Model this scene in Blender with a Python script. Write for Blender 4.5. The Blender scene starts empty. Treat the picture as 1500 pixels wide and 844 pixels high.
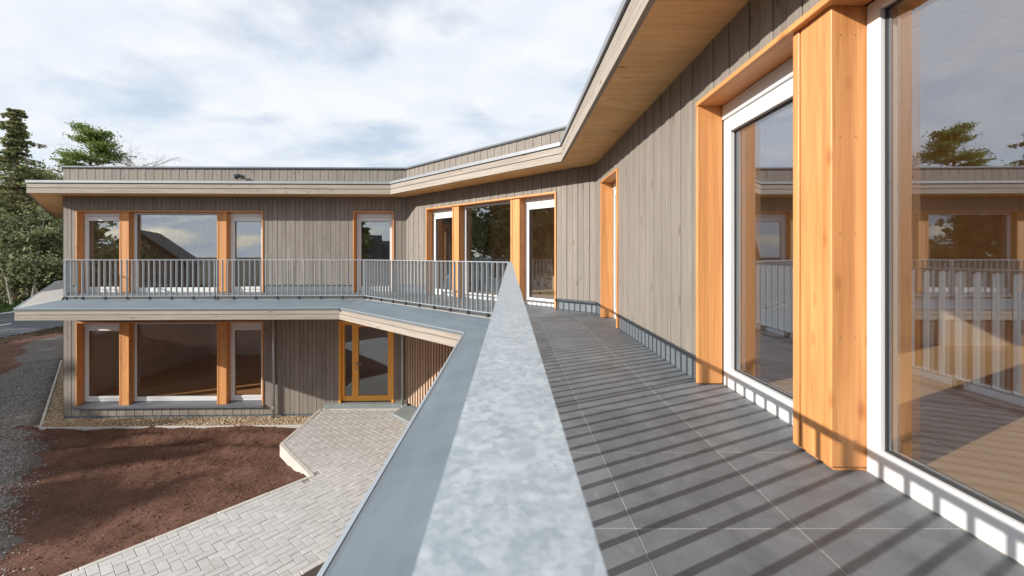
import bpy, bmesh, math, random
import numpy as np
from mathutils import Matrix, Vector, noise as mnoise

random.seed(7)
rng = np.random.default_rng(7)
scene = bpy.context.scene
C = scene.collection
R = math.radians

# ------------------------------------------------------------------ camera
cam_d = bpy.data.cameras.new('camera')
cam = bpy.data.objects.new('camera', cam_d)
C.objects.link(cam)
cam.location = (0, 0, 1.0)
cam.rotation_euler = (R(90), 0, 0)
cam_d.sensor_width = 36.0
cam_d.lens = 36.0 * 620 / 1500
cam_d.shift_x = 0.002
cam_d.shift_y = -0.032
cam_d.clip_start = 0.01
cam_d.clip_end = 3000
cam_d.dof.use_dof = True
cam_d.dof.focus_distance = 6.5
cam_d.dof.aperture_fstop = 12.0
scene.camera = cam

# ------------------------------------------------------------------ light
SUN_XY = (-0.893, -0.450)
SUN_EL = math.atan(0.435)
az = math.atan2(SUN_XY[0], SUN_XY[1])          # clockwise from +Y
world = bpy.data.worlds.new('World')
scene.world = world
world.use_nodes = True
wn = world.node_tree.nodes
wl = world.node_tree.links
wn.clear()
wo = wn.new('ShaderNodeOutputWorld')
bg = wn.new('ShaderNodeBackground')
bg.inputs['Strength'].default_value = 0.10
sky = wn.new('ShaderNodeTexSky')
sky.sky_type = 'NISHITA'
sky.sun_disc = False
sky.sun_elevation = SUN_EL
sky.sun_rotation = az
sky.air_density = 1.0
sky.dust_density = 1.5
tcw = wn.new('ShaderNodeTexCoord')
sepw = wn.new('ShaderNodeSeparateXYZ')
wl.new(tcw.outputs['Generated'], sepw.inputs[0])
addz = wn.new('ShaderNodeMath'); addz.operation = 'ADD'; addz.inputs[1].default_value = 0.22
absz = wn.new('ShaderNodeMath'); absz.operation = 'ABSOLUTE'
wl.new(sepw.outputs['Z'], absz.inputs[0]); wl.new(absz.outputs[0], addz.inputs[0])
dvx = wn.new('ShaderNodeMath'); dvx.operation = 'DIVIDE'
dvy = wn.new('ShaderNodeMath'); dvy.operation = 'DIVIDE'
wl.new(sepw.outputs['X'], dvx.inputs[0]); wl.new(addz.outputs[0], dvx.inputs[1])
wl.new(sepw.outputs['Y'], dvy.inputs[0]); wl.new(addz.outputs[0], dvy.inputs[1])
cmb = wn.new('ShaderNodeCombineXYZ')
wl.new(dvx.outputs[0], cmb.inputs[0]); wl.new(dvy.outputs[0], cmb.inputs[1])
mpw = wn.new('ShaderNodeMapping')
mpw.inputs['Location'].default_value = (3.1, 1.4, 0.0)
mpw.inputs['Scale'].default_value = (1.0, 1.15, 1.0)
wl.new(cmb.outputs[0], mpw.inputs[0])
n1 = wn.new('ShaderNodeTexNoise')
n1.inputs['Scale'].default_value = 1.75
n1.inputs['Detail'].default_value = 9
n1.inputs['Roughness'].default_value = 0.52
n1.inputs['Distortion'].default_value = 0.12
wl.new(mpw.outputs[0], n1.inputs['Vector'])
rp = wn.new('ShaderNodeValToRGB')
rp.color_ramp.elements[0].position = 0.36; rp.color_ramp.elements[0].color = (0.50, 0.50, 0.50, 1)
rp.color_ramp.elements[1].position = 0.50; rp.color_ramp.elements[1].color = (1, 1, 1, 1)
wl.new(n1.outputs['Fac'], rp.inputs[0])
n2 = wn.new('ShaderNodeTexNoise')
n2.inputs['Scale'].default_value = 2.9
n2.inputs['Detail'].default_value = 7
n2.inputs['Roughness'].default_value = 0.5
wl.new(mpw.outputs[0], n2.inputs['Vector'])
rp2 = wn.new('ShaderNodeValToRGB')
rp2.color_ramp.elements[0].position = 0.36; rp2.color_ramp.elements[0].color = (6.3, 6.9, 7.7, 1)
rp2.color_ramp.elements[1].position = 0.62; rp2.color_ramp.elements[1].color = (7.6, 7.8, 8.1, 1)
wl.new(n2.outputs['Fac'], rp2.inputs[0])
mixw = wn.new('ShaderNodeMixRGB')
wl.new(rp.outputs[0], mixw.inputs['Fac'])
skg = wn.new('ShaderNodeMixRGB'); skg.blend_type = 'MULTIPLY'; skg.inputs['Fac'].default_value = 1
skg.inputs['Color2'].default_value = (1.5, 1.5, 1.5, 1)
wl.new(sky.outputs[0], skg.inputs['Color1'])
wl.new(skg.outputs[0], mixw.inputs['Color1'])
wl.new(rp2.outputs[0], mixw.inputs['Color2'])
wl.new(mixw.outputs[0], bg.inputs['Color'])
wl.new(bg.outputs[0], wo.inputs[0])

sun_d = bpy.data.lights.new('sun', 'SUN')
sun_d.energy = 5.0
sun_d.angle = R(0.53)
sun_d.color = (1.0, 0.95, 0.88)
sun = bpy.data.objects.new('sun', sun_d)
C.objects.link(sun)
sv = Vector((SUN_XY[0] * math.cos(SUN_EL), SUN_XY[1] * math.cos(SUN_EL), math.sin(SUN_EL)))
sun.rotation_euler = sv.to_track_quat('Z', 'Y').to_euler()
sun.location = sv * 50

scene.view_settings.view_transform = 'Standard'
scene.view_settings.look = 'None'
scene.view_settings.exposure = 0.32
scene.view_settings.gamma = 1.0
scene.view_settings.use_curve_mapping = False
scene.render.engine = 'CYCLES'
scene.cycles.use_denoising = True
scene.cycles.max_bounces = 8
scene.cycles.diffuse_bounces = 4
scene.cycles.glossy_bounces = 4
scene.cycles.transparent_max_bounces = 16
scene.cycles.caustics_reflective = False
scene.cycles.caustics_refractive = False

# ------------------------------------------------------------------ materials
def nt(name):
    m = bpy.data.materials.new(name); m.use_nodes = True
    n = m.node_tree.nodes; l = m.node_tree.links
    b = n['Principled BSDF']
    return m, n, l, b

def ramp(n, l, src, p0, c0, p1, c1):
    r = n.new('ShaderNodeValToRGB')
    r.color_ramp.elements[0].position = p0; r.color_ramp.elements[0].color = (*c0, 1)
    r.color_ramp.elements[1].position = p1; r.color_ramp.elements[1].color = (*c1, 1)
    l.new(src, r.inputs[0]); return r.outputs[0]

def coords(n, l, scale, rnd=40.0, kind='Object'):
    tc = n.new('ShaderNodeTexCoord')
    mp = n.new('ShaderNodeMapping'); mp.inputs['Scale'].default_value = scale
    if rnd:
        oi = n.new('ShaderNodeObjectInfo')
        ml = n.new('ShaderNodeMath'); ml.operation = 'MULTIPLY'; ml.inputs[1].default_value = rnd
        l.new(oi.outputs['Random'], ml.inputs[0])
        va = n.new('ShaderNodeVectorMath'); va.operation = 'ADD'
        l.new(tc.outputs[kind], va.inputs[0]); l.new(ml.outputs[0], va.inputs[1])
        l.new(va.outputs[0], mp.inputs[0])
    else:
        l.new(tc.outputs[kind], mp.inputs[0])
    return mp.outputs[0]

def noise(n, l, vec, scale=1.0, detail=5, rough=0.55, dist=0.0):
    t = n.new('ShaderNodeTexNoise')
    t.inputs['Scale'].default_value = scale; t.inputs['Detail'].default_value = detail
    t.inputs['Roughness'].default_value = rough; t.inputs['Distortion'].default_value = dist
    l.new(vec, t.inputs['Vector']); return t.outputs['Fac']

def mix(n, l, a, b, fac, mode='MIX'):
    x = n.new('ShaderNodeMixRGB'); x.blend_type = mode
    for k, v in (('Color1', a), ('Color2', b), ('Fac', fac)):
        if hasattr(v, 'links') or hasattr(v, 'is_linked'): l.new(v, x.inputs[k])
        elif k == 'Fac': x.inputs[k].default_value = v
        else: x.inputs[k].default_value = (*v, 1)
    return x.outputs[0]

def bump(n, l, b, h, strength=0.3, dist=0.01):
    bp = n.new('ShaderNodeBump'); bp.inputs['Strength'].default_value = strength
    bp.inputs['Distance'].default_value = dist
    l.new(h, bp.inputs['Height']); l.new(bp.outputs[0], b.inputs['Normal'])

def value_jitter(n, l, col, amount):
    oi = n.new('ShaderNodeObjectInfo')
    mr = n.new('ShaderNodeMapRange')
    mr.inputs['To Min'].default_value = 1 - amount; mr.inputs['To Max'].default_value = 1 + amount
    l.new(oi.outputs['Random'], mr.inputs['Value'])
    h = n.new('ShaderNodeHueSaturation')
    l.new(mr.outputs[0], h.inputs['Value']); l.new(col, h.inputs['Color'])
    return h.outputs[0]

def wood(name, dark, light, axis='z', knots=True, rough=0.65, jit=0.12, knot_col=None, lam=None, blot=0.0, dist=0.8, bmp=0.25):
    m, n, l, b = nt(name)
    def sc(al, ac):
        return {'z': (ac, ac, al), 'x': (al, ac, ac), 'y': (ac, al, ac)}[axis]
    g = noise(n, l, coords(n, l, sc(0.8, 16)), 1.0, 6, 0.6, dist)
    f = noise(n, l, coords(n, l, sc(2.5, 110)), 1.0, 4, 0.6)
    col = ramp(n, l, g, 0.32, dark, 0.68, light)
    fr = ramp(n, l, f, 0.3, (0.80, 0.80, 0.80), 0.7, (1.1, 1.1, 1.1))
    col = mix(n, l, col, fr, 0.7, 'MULTIPLY')
    if blot:
        bl = noise(n, l, coords(n, l, sc(0.9, 2.5)), 1.0, 4, 0.6)
        br = ramp(n, l, bl, 0.35, (1 - blot,) * 3, 0.65, (1 + blot * 0.5,) * 3)
        col = mix(n, l, col, br, 1.0, 'MULTIPLY')
    if knots:
        v = n.new('ShaderNodeTexVoronoi'); v.inputs['Scale'].default_value = 1.0
        l.new(coords(n, l, sc(3.4, 8.5)), v.inputs['Vector'])
        gate = n.new('ShaderNodeSeparateColor'); l.new(v.outputs['Color'], gate.inputs[0])
        gt = n.new('ShaderNodeMath'); gt.operation = 'GREATER_THAN'; gt.inputs[1].default_value = 0.52
        l.new(gate.outputs[0], gt.inputs[0])
        kr = ramp(n, l, v.outputs['Distance'], 0.05, (1, 1, 1), 0.22, (0, 0, 0))
        km = n.new('ShaderNodeMath'); km.operation = 'MULTIPLY'
        l.new(kr, km.inputs[0]); l.new(gt.outputs[0], km.inputs[1])
        k2 = n.new('ShaderNodeMath'); k2.operation = 'MULTIPLY'; k2.inputs[1].default_value = 0.85
        l.new(km.outputs[0], k2.inputs[0])
        col = mix(n, l, col, knot_col or tuple(c * 0.35 for c in dark), k2.outputs[0])
    if lam:
        w = n.new('ShaderNodeTexWave'); w.wave_type = 'BANDS'
        w.bands_direction = lam[0]; w.wave_profile = 'SAW'
        w.inputs['Scale'].default_value = lam[1]
        tc = n.new('ShaderNodeTexCoord'); l.new(tc.outputs['Object'], w.inputs['Vector'])
        lr = ramp(n, l, w.outputs['Fac'], 0.0, (0.62, 0.55, 0.48), 0.05, (1, 1, 1))
        col = mix(n, l, col, lr, 0.6, 'MULTIPLY')
    col = value_jitter(n, l, col, jit)
    l.new(col, b.inputs['Base Color'])
    b.inputs['Roughness'].default_value = rough
    if bmp: bump(n, l, b, f, bmp, 0.004)
    return m

M = {}
M['clad'] = wood('weathered_cladding', (0.222, 0.192, 0.163), (0.285, 0.252, 0.218), 'z', True, 0.75, 0.055, (0.13, 0.095, 0.07), blot=0.10)
M['clad_x'] = wood('weathered_fascia', (0.30, 0.255, 0.21), (0.42, 0.365, 0.31), 'x', True, 0.75, 0.06, (0.17, 0.12, 0.085))
M['larch'] = wood('orange_larch', (0.56, 0.235, 0.076), (0.77, 0.365, 0.132), 'z', True, 0.5, 0.05, (0.36, 0.115, 0.03))
M['larch_x'] = wood('orange_larch_head', (0.56, 0.235, 0.076), (0.77, 0.365, 0.132), 'x', True, 0.5, 0.05, (0.36, 0.115, 0.03))
M['door'] = wood('golden_door_timber', (0.84, 0.39, 0.065), (0.90, 0.45, 0.085), 'z', False, 0.4, 0.02)
M['soffit'] = wood('soffit_pine', (0.84, 0.48, 0.185), (0.95, 0.60, 0.27), 'y', True, 0.6, 0.05, (0.34, 0.15, 0.05), lam=('X', 2.2), blot=0.10)
M['slat'] = wood('slat_timber', (0.50, 0.33, 0.225), (0.62, 0.44, 0.32), 'z', True, 0.65, 0.1)
M['in_wall'] = wood('interior_timber_wall', (0.70, 0.53, 0.36), (0.80, 0.63, 0.45), 'z', True, 0.6, 0.03, blot=0.08)
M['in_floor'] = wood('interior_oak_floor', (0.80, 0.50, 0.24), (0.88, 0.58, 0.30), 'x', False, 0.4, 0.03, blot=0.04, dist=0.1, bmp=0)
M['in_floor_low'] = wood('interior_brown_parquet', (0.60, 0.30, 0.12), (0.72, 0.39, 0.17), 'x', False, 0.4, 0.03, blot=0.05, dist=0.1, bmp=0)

def plain(name, col, rough=0.6, metal=0.0, var=0.06, nscale=3.0, bmp=0.0, bs=60, spec=None):
    m, n, l, b = nt(name)
    v = coords(n, l, (1, 1, 1), 30)
    f = noise(n, l, v, nscale, 6, 0.6)
    c = ramp(n, l, f, 0.3, tuple(x * (1 - var) for x in col), 0.7, tuple(min(1, x * (1 + var)) for x in col))
    l.new(c, b.inputs['Base Color'])
    b.inputs['Roughness'].default_value = rough
    b.inputs['Metallic'].default_value = metal
    if spec is not None: b.inputs['Specular IOR Level'].default_value = spec
    if bmp:
        bump(n, l, b, noise(n, l, v, bs, 5, 0.6), bmp, 0.01)
    return m

M['white'] = plain('white_frame_paint', (0.74, 0.74, 0.735), 0.35, 0, 0.01)
M['gasket'] = plain('black_gasket', (0.03, 0.03, 0.032), 0.5)
M['flash'] = plain('zinc_flashing', (0.30, 0.315, 0.335), 0.5, 0.35, 0.06)
M['edge_glint'] = plain('edge_glint_trim', (0.42, 0.47, 0.51), 0.4, 0.3, 0.05)  # pale colour paints the glint of metal catching light
M['coping'] = plain('dark_zinc_coping', (0.16, 0.175, 0.195), 0.5, 0.3, 0.06)
M['dark_metal'] = plain('dark_metal', (0.055, 0.06, 0.068), 0.45, 0.3)
M['skirt'] = plain('skirting_sheet', (0.17, 0.195, 0.215), 0.45, 0.2, 0.08)
M['sill'] = plain('grey_sill_sheet', (0.15, 0.165, 0.185), 0.4, 0.2, 0.05)
M['render_in'] = plain('plasterboard', (0.74, 0.64, 0.56), 0.8)
M['back'] = plain('dark_membrane', (0.03, 0.028, 0.026), 0.9)
M['roofing'] = plain('roof_membrane', (0.22, 0.23, 0.24), 0.8)
M['concrete'] = plain('pale_concrete', (0.50, 0.475, 0.43), 0.85, 0, 0.12, 6, 0.3, 80)
M['slab'] = plain('grey_slab', (0.22, 0.25, 0.255), 0.7, 0, 0.12, 4, 0.2, 90)
M['mortar'] = plain('paver_bed_sand', (0.30, 0.28, 0.25), 0.95, 0, 0.2, 20)
M['sunlit_sheet'] = plain('sunlit_roof_sheet', (0.34, 0.33, 0.31), 0.6, 0, 0.1, 2)  # ledge sheet again, sunlight painted in as a paler colour
M['hall_shade'] = plain('hall_shade_lining', (0.10, 0.092, 0.085), 0.7)  # dark colour paints the unlit interior behind the entrance door
M['door_dark'] = plain('dark_green_door_panel', (0.055, 0.06, 0.045), 0.5)
M['sign_red'] = plain('dark_pictogram', (0.02, 0.012, 0.01), 0.5)
M['grout'] = plain('deck_substrate', (0.42, 0.40, 0.36), 0.9, 0, 0.12, 10)

# roofing-membrane ledge: blue-grey sheet with faint streaks
m, n, l, b = nt('ledge_sheet')
v = coords(n, l, (0.7, 6, 1), 0)
f1 = noise(n, l, v, 1.0, 6, 0.6)
f2 = noise(n, l, coords(n, l, (1, 1, 1), 0), 1.4, 6, 0.65)
c = ramp(n, l, f1, 0.3, (0.135, 0.172, 0.205), 0.7, (0.165, 0.205, 0.24))
c2 = ramp(n, l, f2, 0.3, (0.86, 0.86, 0.86), 0.7, (1.16, 1.16, 1.14))
l.new(mix(n, l, c, c2, 1.0, 'MULTIPLY'), b.inputs['Base Color'])
b.inputs['Roughness'].default_value = 0.5
bump(n, l, b, f2, 0.12, 0.02)
M['ledge'] = m

# galvanised steel with mottled spangle
def galv(name, lo, hi, rough, metal):
    m, n, l, b = nt(name)
    v = coords(n, l, (1, 1, 1), 10)
    vo = n.new('ShaderNodeTexVoronoi'); vo.inputs['Scale'].default_value = 210
    l.new(v, vo.inputs['Vector'])
    sp = n.new('ShaderNodeSeparateColor'); l.new(vo.outputs['Color'], sp.inputs[0])
    a = noise(n, l, v, 150, 5, 0.65, 0.3)
    a2 = noise(n, l, v, 40, 4, 0.6)
    mx = n.new('ShaderNodeMath'); mx.operation = 'MULTIPLY_ADD'; mx.inputs[1].default_value = 0.26
    l.new(sp.outputs[0], mx.inputs[0]); l.new(a, mx.inputs[2])
    c = ramp(n, l, mx.outputs[0], 0.46, lo, 0.84, hi)
    c2 = ramp(n, l, a2, 0.3, (0.88, 0.90, 0.92), 0.7, (1.08, 1.08, 1.08))
    l.new(mix(n, l, c, c2, 1.0, 'MULTIPLY'), b.inputs['Base Color'])
    b.inputs['Metallic'].default_value = metal
    rr = n.new('ShaderNodeMapRange'); rr.inputs['To Min'].default_value = rough - 0.08; rr.inputs['To Max'].default_value = rough + 0.12
    l.new(a, rr.inputs['Value']); l.new(rr.outputs[0], b.inputs['Roughness'])
    bump(n, l, b, a, 0.08, 0.001)
    return m
M['galv'] = galv('galvanised_steel', (0.36, 0.415, 0.45), (0.56, 0.605, 0.63), 0.42, 0.4)
M['pipe'] = galv('galvanised_pipe', (0.45, 0.48, 0.50), (0.55, 0.58, 0.60), 0.4, 0.6)

# dark porcelain deck tiles
m, n, l, b = nt('deck_tile_stone')
v = coords(n, l, (1, 1, 1), 60)
f1 = noise(n, l, v, 4.5, 8, 0.68, 0.6)
f2 = noise(n, l, v, 60, 4, 0.6)
c = ramp(n, l, f1, 0.28, (0.100, 0.110, 0.122), 0.74, (0.196, 0.210, 0.224))
v3 = coords(n, l, (2.2, 11, 1), 25)
sc = noise(n, l, v3, 2.0, 8, 0.75, 1.5)
c = mix(n, l, c, (0.31, 0.31, 0.30), ramp(n, l, sc, 0.58, (0, 0, 0), 0.80, (0.6, 0.6, 0.6)))
l.new(value_jitter(n, l, c, 0.13), b.inputs['Base Color'])
b.inputs['Roughness'].default_value = 0.55
bump(n, l, b, f2, 0.12, 0.002)
M['tile'] = m

# pavers
m, n, l, b = nt('paver_concrete')
v = coords(n, l, (1, 1, 1), 60)
f1 = noise(n, l, v, 9, 6, 0.6)
f2 = noise(n, l, v, 140, 3, 0.6)
c = ramp(n, l, f1, 0.3, (0.42, 0.412, 0.40), 0.7, (0.51, 0.50, 0.487))
tcx = n.new('ShaderNodeTexCoord')
geo = n.new('ShaderNodeNewGeometry')
st = noise(n, l, geo.outputs['Position'], 1.2, 6, 0.7)
c = mix(n, l, c, (0.32, 0.29, 0.25), ramp(n, l, st, 0.50, (0, 0, 0), 0.8, (0.5, 0.5, 0.5)))
l.new(value_jitter(n, l, c, 0.06), b.inputs['Base Color'])
b.inputs['Roughness'].default_value = 0.85
bump(n, l, b, f2, 0.25, 0.002)
M['paver'] = m

# soil
def soilmat(name, lo, hi, spec_col, thr=0.68):
    m, n, l, b = nt(name)
    geo = n.new('ShaderNodeNewGeometry')
    p = geo.outputs['Position']
    f1 = noise(n, l, p, 0.8, 8, 0.72); f2 = noise(n, l, p, 34, 6, 0.8); f3 = noise(n, l, p, 38, 3, 0.6)
    c = ramp(n, l, f1, 0.35, lo, 0.66, hi)
    c = mix(n, l, c, ramp(n, l, f2, 0.3, (0.62, 0.60, 0.58), 0.7, (1.25, 1.25, 1.25)), 1.0, 'MULTIPLY')
    c = mix(n, l, c, spec_col, ramp(n, l, f3, thr, (0, 0, 0), thr + 0.08, (0.8, 0.8, 0.8)))
    l.new(c, b.inputs['Base Color']); b.inputs['Roughness'].default_value = 0.95
    b.inputs['Specular IOR Level'].default_value = 0.15
    bump(n, l, b, f2, 0.6, 0.03)
    return m
M['soil'] = soilmat('red_brown_soil', (0.100, 0.052, 0.037), (0.185, 0.097, 0.069), (0.36, 0.26, 0.20), 0.63)
M['clod'] = soilmat('soil_clod', (0.15, 0.078, 0.055), (0.26, 0.145, 0.105), (0.32, 0.24, 0.19))
M['ground'] = soilmat('rough_ground', (0.085, 0.06, 0.04), (0.11, 0.10, 0.05), (0.16, 0.14, 0.10))
M['track'] = soilmat('grey_gravel_track', (0.13, 0.112, 0.098), (0.20, 0.185, 0.17), (0.36, 0.35, 0.34), 0.62)
M['grass'] = soilmat('short_grass', (0.035, 0.07, 0.018), (0.06, 0.10, 0.025), (0.10, 0.12, 0.04))
M['asphalt'] = plain('asphalt', (0.085, 0.09, 0.10), 0.85, 0, 0.15, 3, 0.3, 120)
M['paint'] = plain('road_paint', (0.72, 0.72, 0.70), 0.7)

def pebble(name, a, bb):
    m, n, l, b = nt(name)
    geo = n.new('ShaderNodeNewGeometry')
    w = n.new('ShaderNodeTexWhiteNoise')
    c = ramp(n, l, geo.outputs['Random Per Island'], 0.0, a, 1.0, bb)
    l.new(c, b.inputs['Base Color']); b.inputs['Roughness'].default_value = 0.85
    return m
M['pebble'] = pebble('beige_pebble', (0.26, 0.18, 0.10), (0.62, 0.50, 0.36))
M['stone'] = pebble('grey_stone', (0.12, 0.11, 0.10), (0.45, 0.43, 0.41))

# architectural glass: coated sun-protection panes upstairs, clear panes on the ground floor
def glassmat(name, r0, tint):
    m = bpy.data.materials.new(name); m.use_nodes = True
    n = m.node_tree.nodes; l = m.node_tree.links; n.clear()
    out = n.new('ShaderNodeOutputMaterial'); mx = n.new('ShaderNodeMixShader')
    tr = n.new('ShaderNodeBsdfTransparent'); tr.inputs[0].default_value = (0.985, 0.985, 0.975, 1)
    gl = n.new('ShaderNodeBsdfGlossy'); gl.inputs['Roughness'].default_value = 0.0
    gl.inputs['Color'].default_value = (*tint, 1)
    lwf = n.new('ShaderNodeLayerWeight'); lwf.inputs['Blend'].default_value = 0.5
    pw = n.new('ShaderNodeMath'); pw.operation = 'POWER'; pw.inputs[1].default_value = 3.2
    l.new(lwf.outputs['Facing'], pw.inputs[0])
    lw = n.new('ShaderNodeMapRange'); lw.inputs['To Min'].default_value = r0; lw.inputs['To Max'].default_value = 1.0
    l.new(pw.outputs[0], lw.inputs['Value'])
    l.new(lw.outputs[0], mx.inputs[0]); l.new(tr.outputs[0], mx.inputs[1]); l.new(gl.outputs[0], mx.inputs[2])
    l.new(mx.outputs[0], out.inputs[0])
    return m
M['glass'] = glassmat('coated_window_glass', 0.24, (0.85, 0.925, 1.0))
M['glass_door'] = glassmat('door_glass', 0.10, (0.9, 0.95, 1.0))
M['glass_low'] = glassmat('clear_window_glass', 0.06, (0.95, 0.97, 1.0))

def leafmat(name, a, bb, trans=0.25):
    m, n, l, b = nt(name)
    geo = n.new('ShaderNodeNewGeometry')
    f = noise(n, l, geo.outputs['Position'], 0.8, 4, 0.6)
    c = ramp(n, l, f, 0.3, a, 0.7, bb)
    r = ramp(n, l, geo.outputs['Random Per Island'], 0.0, (0.65, 0.65, 0.65), 1.0, (1.3, 1.3, 1.3))
    c = mix(n, l, c, r, 1.0, 'MULTIPLY')
    l.new(c, b.inputs['Base Color']); b.inputs['Roughness'].default_value = 0.7
    b.inputs['Specular IOR Level'].default_value = 0.2
    tl = n.new('ShaderNodeBsdfTranslucent'); l.new(c, tl.inputs['Color'])
    ms = n.new('ShaderNodeMixShader'); ms.inputs[0].default_value = 0.35
    l.new(b.outputs[0], ms.inputs[1]); l.new(tl.outputs[0], ms.inputs[2])
    l.new(ms.outputs[0], n['Material Output'].inputs['Surface'])
    return m
M['needle'] = leafmat('spruce_needles', (0.18, 0.23, 0.09), (0.36, 0.34, 0.17))
M['pine'] = leafmat('pine_needles', (0.14, 0.21, 0.055), (0.26, 0.32, 0.09))
M['leaf'] = leafmat('scrub_leaves', (0.17, 0.21, 0.09), (0.36, 0.36, 0.20))
M['drygrass'] = leafmat('dry_twigs', (0.10, 0.08, 0.05), (0.17, 0.14, 0.09))
M['bark'] = plain('grey_bark', (0.20, 0.17, 0.14), 0.9, 0, 0.4, 4)
M['pinebark'] = plain('pine_bark', (0.24, 0.12, 0.065), 0.9, 0, 0.4, 4)
M['birchbark'] = plain('pale_birch_bark', (0.42, 0.38, 0.33), 0.85, 0, 0.4, 3)
M['twig'] = plain('birch_twigs', (0.24, 0.175, 0.16), 0.9, 0, 0.2, 1)
M['wall_white'] = plain('pale_house_render', (0.55, 0.53, 0.49), 0.85)
M['roof_tile'] = plain('dark_roof_tiles', (0.055, 0.05, 0.05), 0.7, 0, 0.2, 3)
M['brick_dark'] = plain('brown_house_wall', (0.16, 0.11, 0.085), 0.85)

# ------------------------------------------------------------------ builders
Wm = {}
def link(name, mesh, mat, parent=None, mw=None, kind=None):
    o = bpy.data.objects.new(name, mesh)
    if mesh is not None and mat is not None and not mesh.materials:
        mesh.materials.append(mat)
    mw = mw or Matrix.Identity(4)
    Wm[o.name] = mw
    if parent is not None:
        o.parent = parent
        o.matrix_basis = Wm[parent.name].inverted() @ mw
    else:
        o.matrix_basis = mw
    if kind: o['kind'] = kind
    C.objects.link(o)
    return o

def tag(o, label, cat, group=None):
    o['label'] = label; o['category'] = cat
    if group: o['group'] = group
    return o

def T(x, y, z=0.0): return Matrix.Translation((x, y, z))

def bm_mesh(name, bm):
    me = bpy.data.meshes.new(name); bm.to_mesh(me); bm.free(); return me

def add_box(bm, x0, x1, y0, y1, z0, z1, ch=0.0):
    if ch <= 0:
        v = [bm.verts.new(p) for p in ((x0,y0,z0),(x1,y0,z0),(x1,y1,z0),(x0,y1,z0),(x0,y0,z1),(x1,y0,z1),(x1,y1,z1),(x0,y1,z1))]
        for f in ((3,2,1,0),(4,5,6,7),(0,1,5,4),(1,2,6,5),(2,3,7,6),(3,0,4,7)):
            bm.faces.new([v[i] for i in f])
        return
    c = min(ch, (x1-x0)*0.45, (y1-y0)*0.45, (z1-z0)*0.45)
    xs = (x0, x1); ys = (y0, y1); zs = (z0, z1); V = {}
    for i in (0, 1):
        for j in (0, 1):
            for k in (0, 1):
                sx = c if i == 0 else -c; sy = c if j == 0 else -c; sz = c if k == 0 else -c
                V[i,j,k,'x'] = bm.verts.new((xs[i], ys[j]+sy, zs[k]+sz))
                V[i,j,k,'y'] = bm.verts.new((xs[i]+sx, ys[j], zs[k]+sz))
                V[i,j,k,'z'] = bm.verts.new((xs[i]+sx, ys[j]+sy, zs[k]))
    def q(vs, flip):
        bm.faces.new(vs[::-1] if flip else vs)
    for a in (0, 1):
        q([V[a,0,0,'x'],V[a,1,0,'x'],V[a,1,1,'x'],V[a,0,1,'x']], a == 0)
        q([V[0,a,0,'y'],V[1,a,0,'y'],V[1,a,1,'y'],V[0,a,1,'y']], a == 1)
        q([V[0,0,a,'z'],V[1,0,a,'z'],V[1,1,a,'z'],V[0,1,a,'z']], a == 0)
    for a in (0, 1):
        for d in (0, 1):
            bm.faces.new([V[a,d,0,'x'],V[a,d,0,'y'],V[a,d,1,'y'],V[a,d,1,'x']])
            bm.faces.new([V[a,0,d,'x'],V[a,0,d,'z'],V[a,1,d,'z'],V[a,1,d,'x']])
            bm.faces.new([V[0,a,d,'y'],V[0,a,d,'z'],V[1,a,d,'z'],V[1,a,d,'y']])
    for i in (0, 1):
        for j in (0, 1):
            for k in (0, 1):
                bm.faces.new([V[i,j,k,'x'],V[i,j,k,'y'],V[i,j,k,'z']])
    bmesh.ops.recalc_face_normals(bm, faces=bm.faces[:])

def tube(bm, pts, r, seg=10):
    rings = []
    for k, p in enumerate(pts):
        p = Vector(p)
        d = (Vector(pts[min(k+1, len(pts)-1)]) - Vector(pts[max(k-1, 0)])).normalized()
        a = d.orthogonal().normalized(); b_ = d.cross(a)
        rr = r[k] if hasattr(r, '__len__') else r
        rings.append([bm.verts.new(p + (a*math.cos(2*math.pi*q/seg)+b_*math.sin(2*math.pi*q/seg))*rr) for q in range(seg)])
        if k == 0: ref = a
    for k in range(len(rings)-1):
        for q in range(seg):
            bm.faces.new([rings[k][q], rings[k][(q+1)%seg], rings[k+1][(q+1)%seg], rings[k+1][q]])
    bm.faces.new(rings[0][::-1]); bm.faces.new(rings[-1])

_cache = {}
def box_mesh(name, dx, dy, dz, mat, ch):
    key = (name, round(dx,4), round(dy,4), round(dz,4), mat.name, ch)
    if key not in _cache:
        bm = bmesh.new(); add_box(bm, -dx/2, dx/2, -dy/2, dy/2, 0, dz, ch)
        me = bm_mesh(name, bm); me.materials.append(mat); _cache[key] = me
    return _cache[key]

# ------------------------------------------------------------------ plan of the building (deck level z = 0)
P = [Vector((1.47, -6.0)), Vector((1.47, 7.29)), Vector((-2.81, 11.45)), Vector((-11.85, 11.22)), Vector((-11.85 - 10*0.7, 11.22 + 10*0.714))]
U = [(P[i+1]-P[i]).normalized() for i in range(4)]
N = [Vector((-u.y, u.x)) for u in U]
L = [(P[i+1]-P[i]).length for i in range(4)]
def seg_mat(i, s=0.0, d=0.0, z=0.0):
    p = P[i] + U[i]*s + N[i]*d
    return T(p.x, p.y, z) @ Matrix.Rotation(math.atan2(U[i].y, U[i].x), 4, 'Z')
def isect(p, u, q, v):
    den = u.x*v.y - u.y*v.x
    w = q - p
    t = (w.x*v.y - w.y*v.x)/den
    return p + u*t
def corner(k, ds):
    """point of the offset polyline at plan corner k, one offset per wing"""
    if k == 0: return P[0] + N[0]*ds[0]
    if k == 4: return P[4] + N[3]*ds[3]
    return isect(P[k] + N[k-1]*ds[k-1], U[k-1], P[k] + N[k]*ds[k], U[k])
def dl(*v): return list(v) if len(v) == 4 else [v[0]]*4

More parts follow.
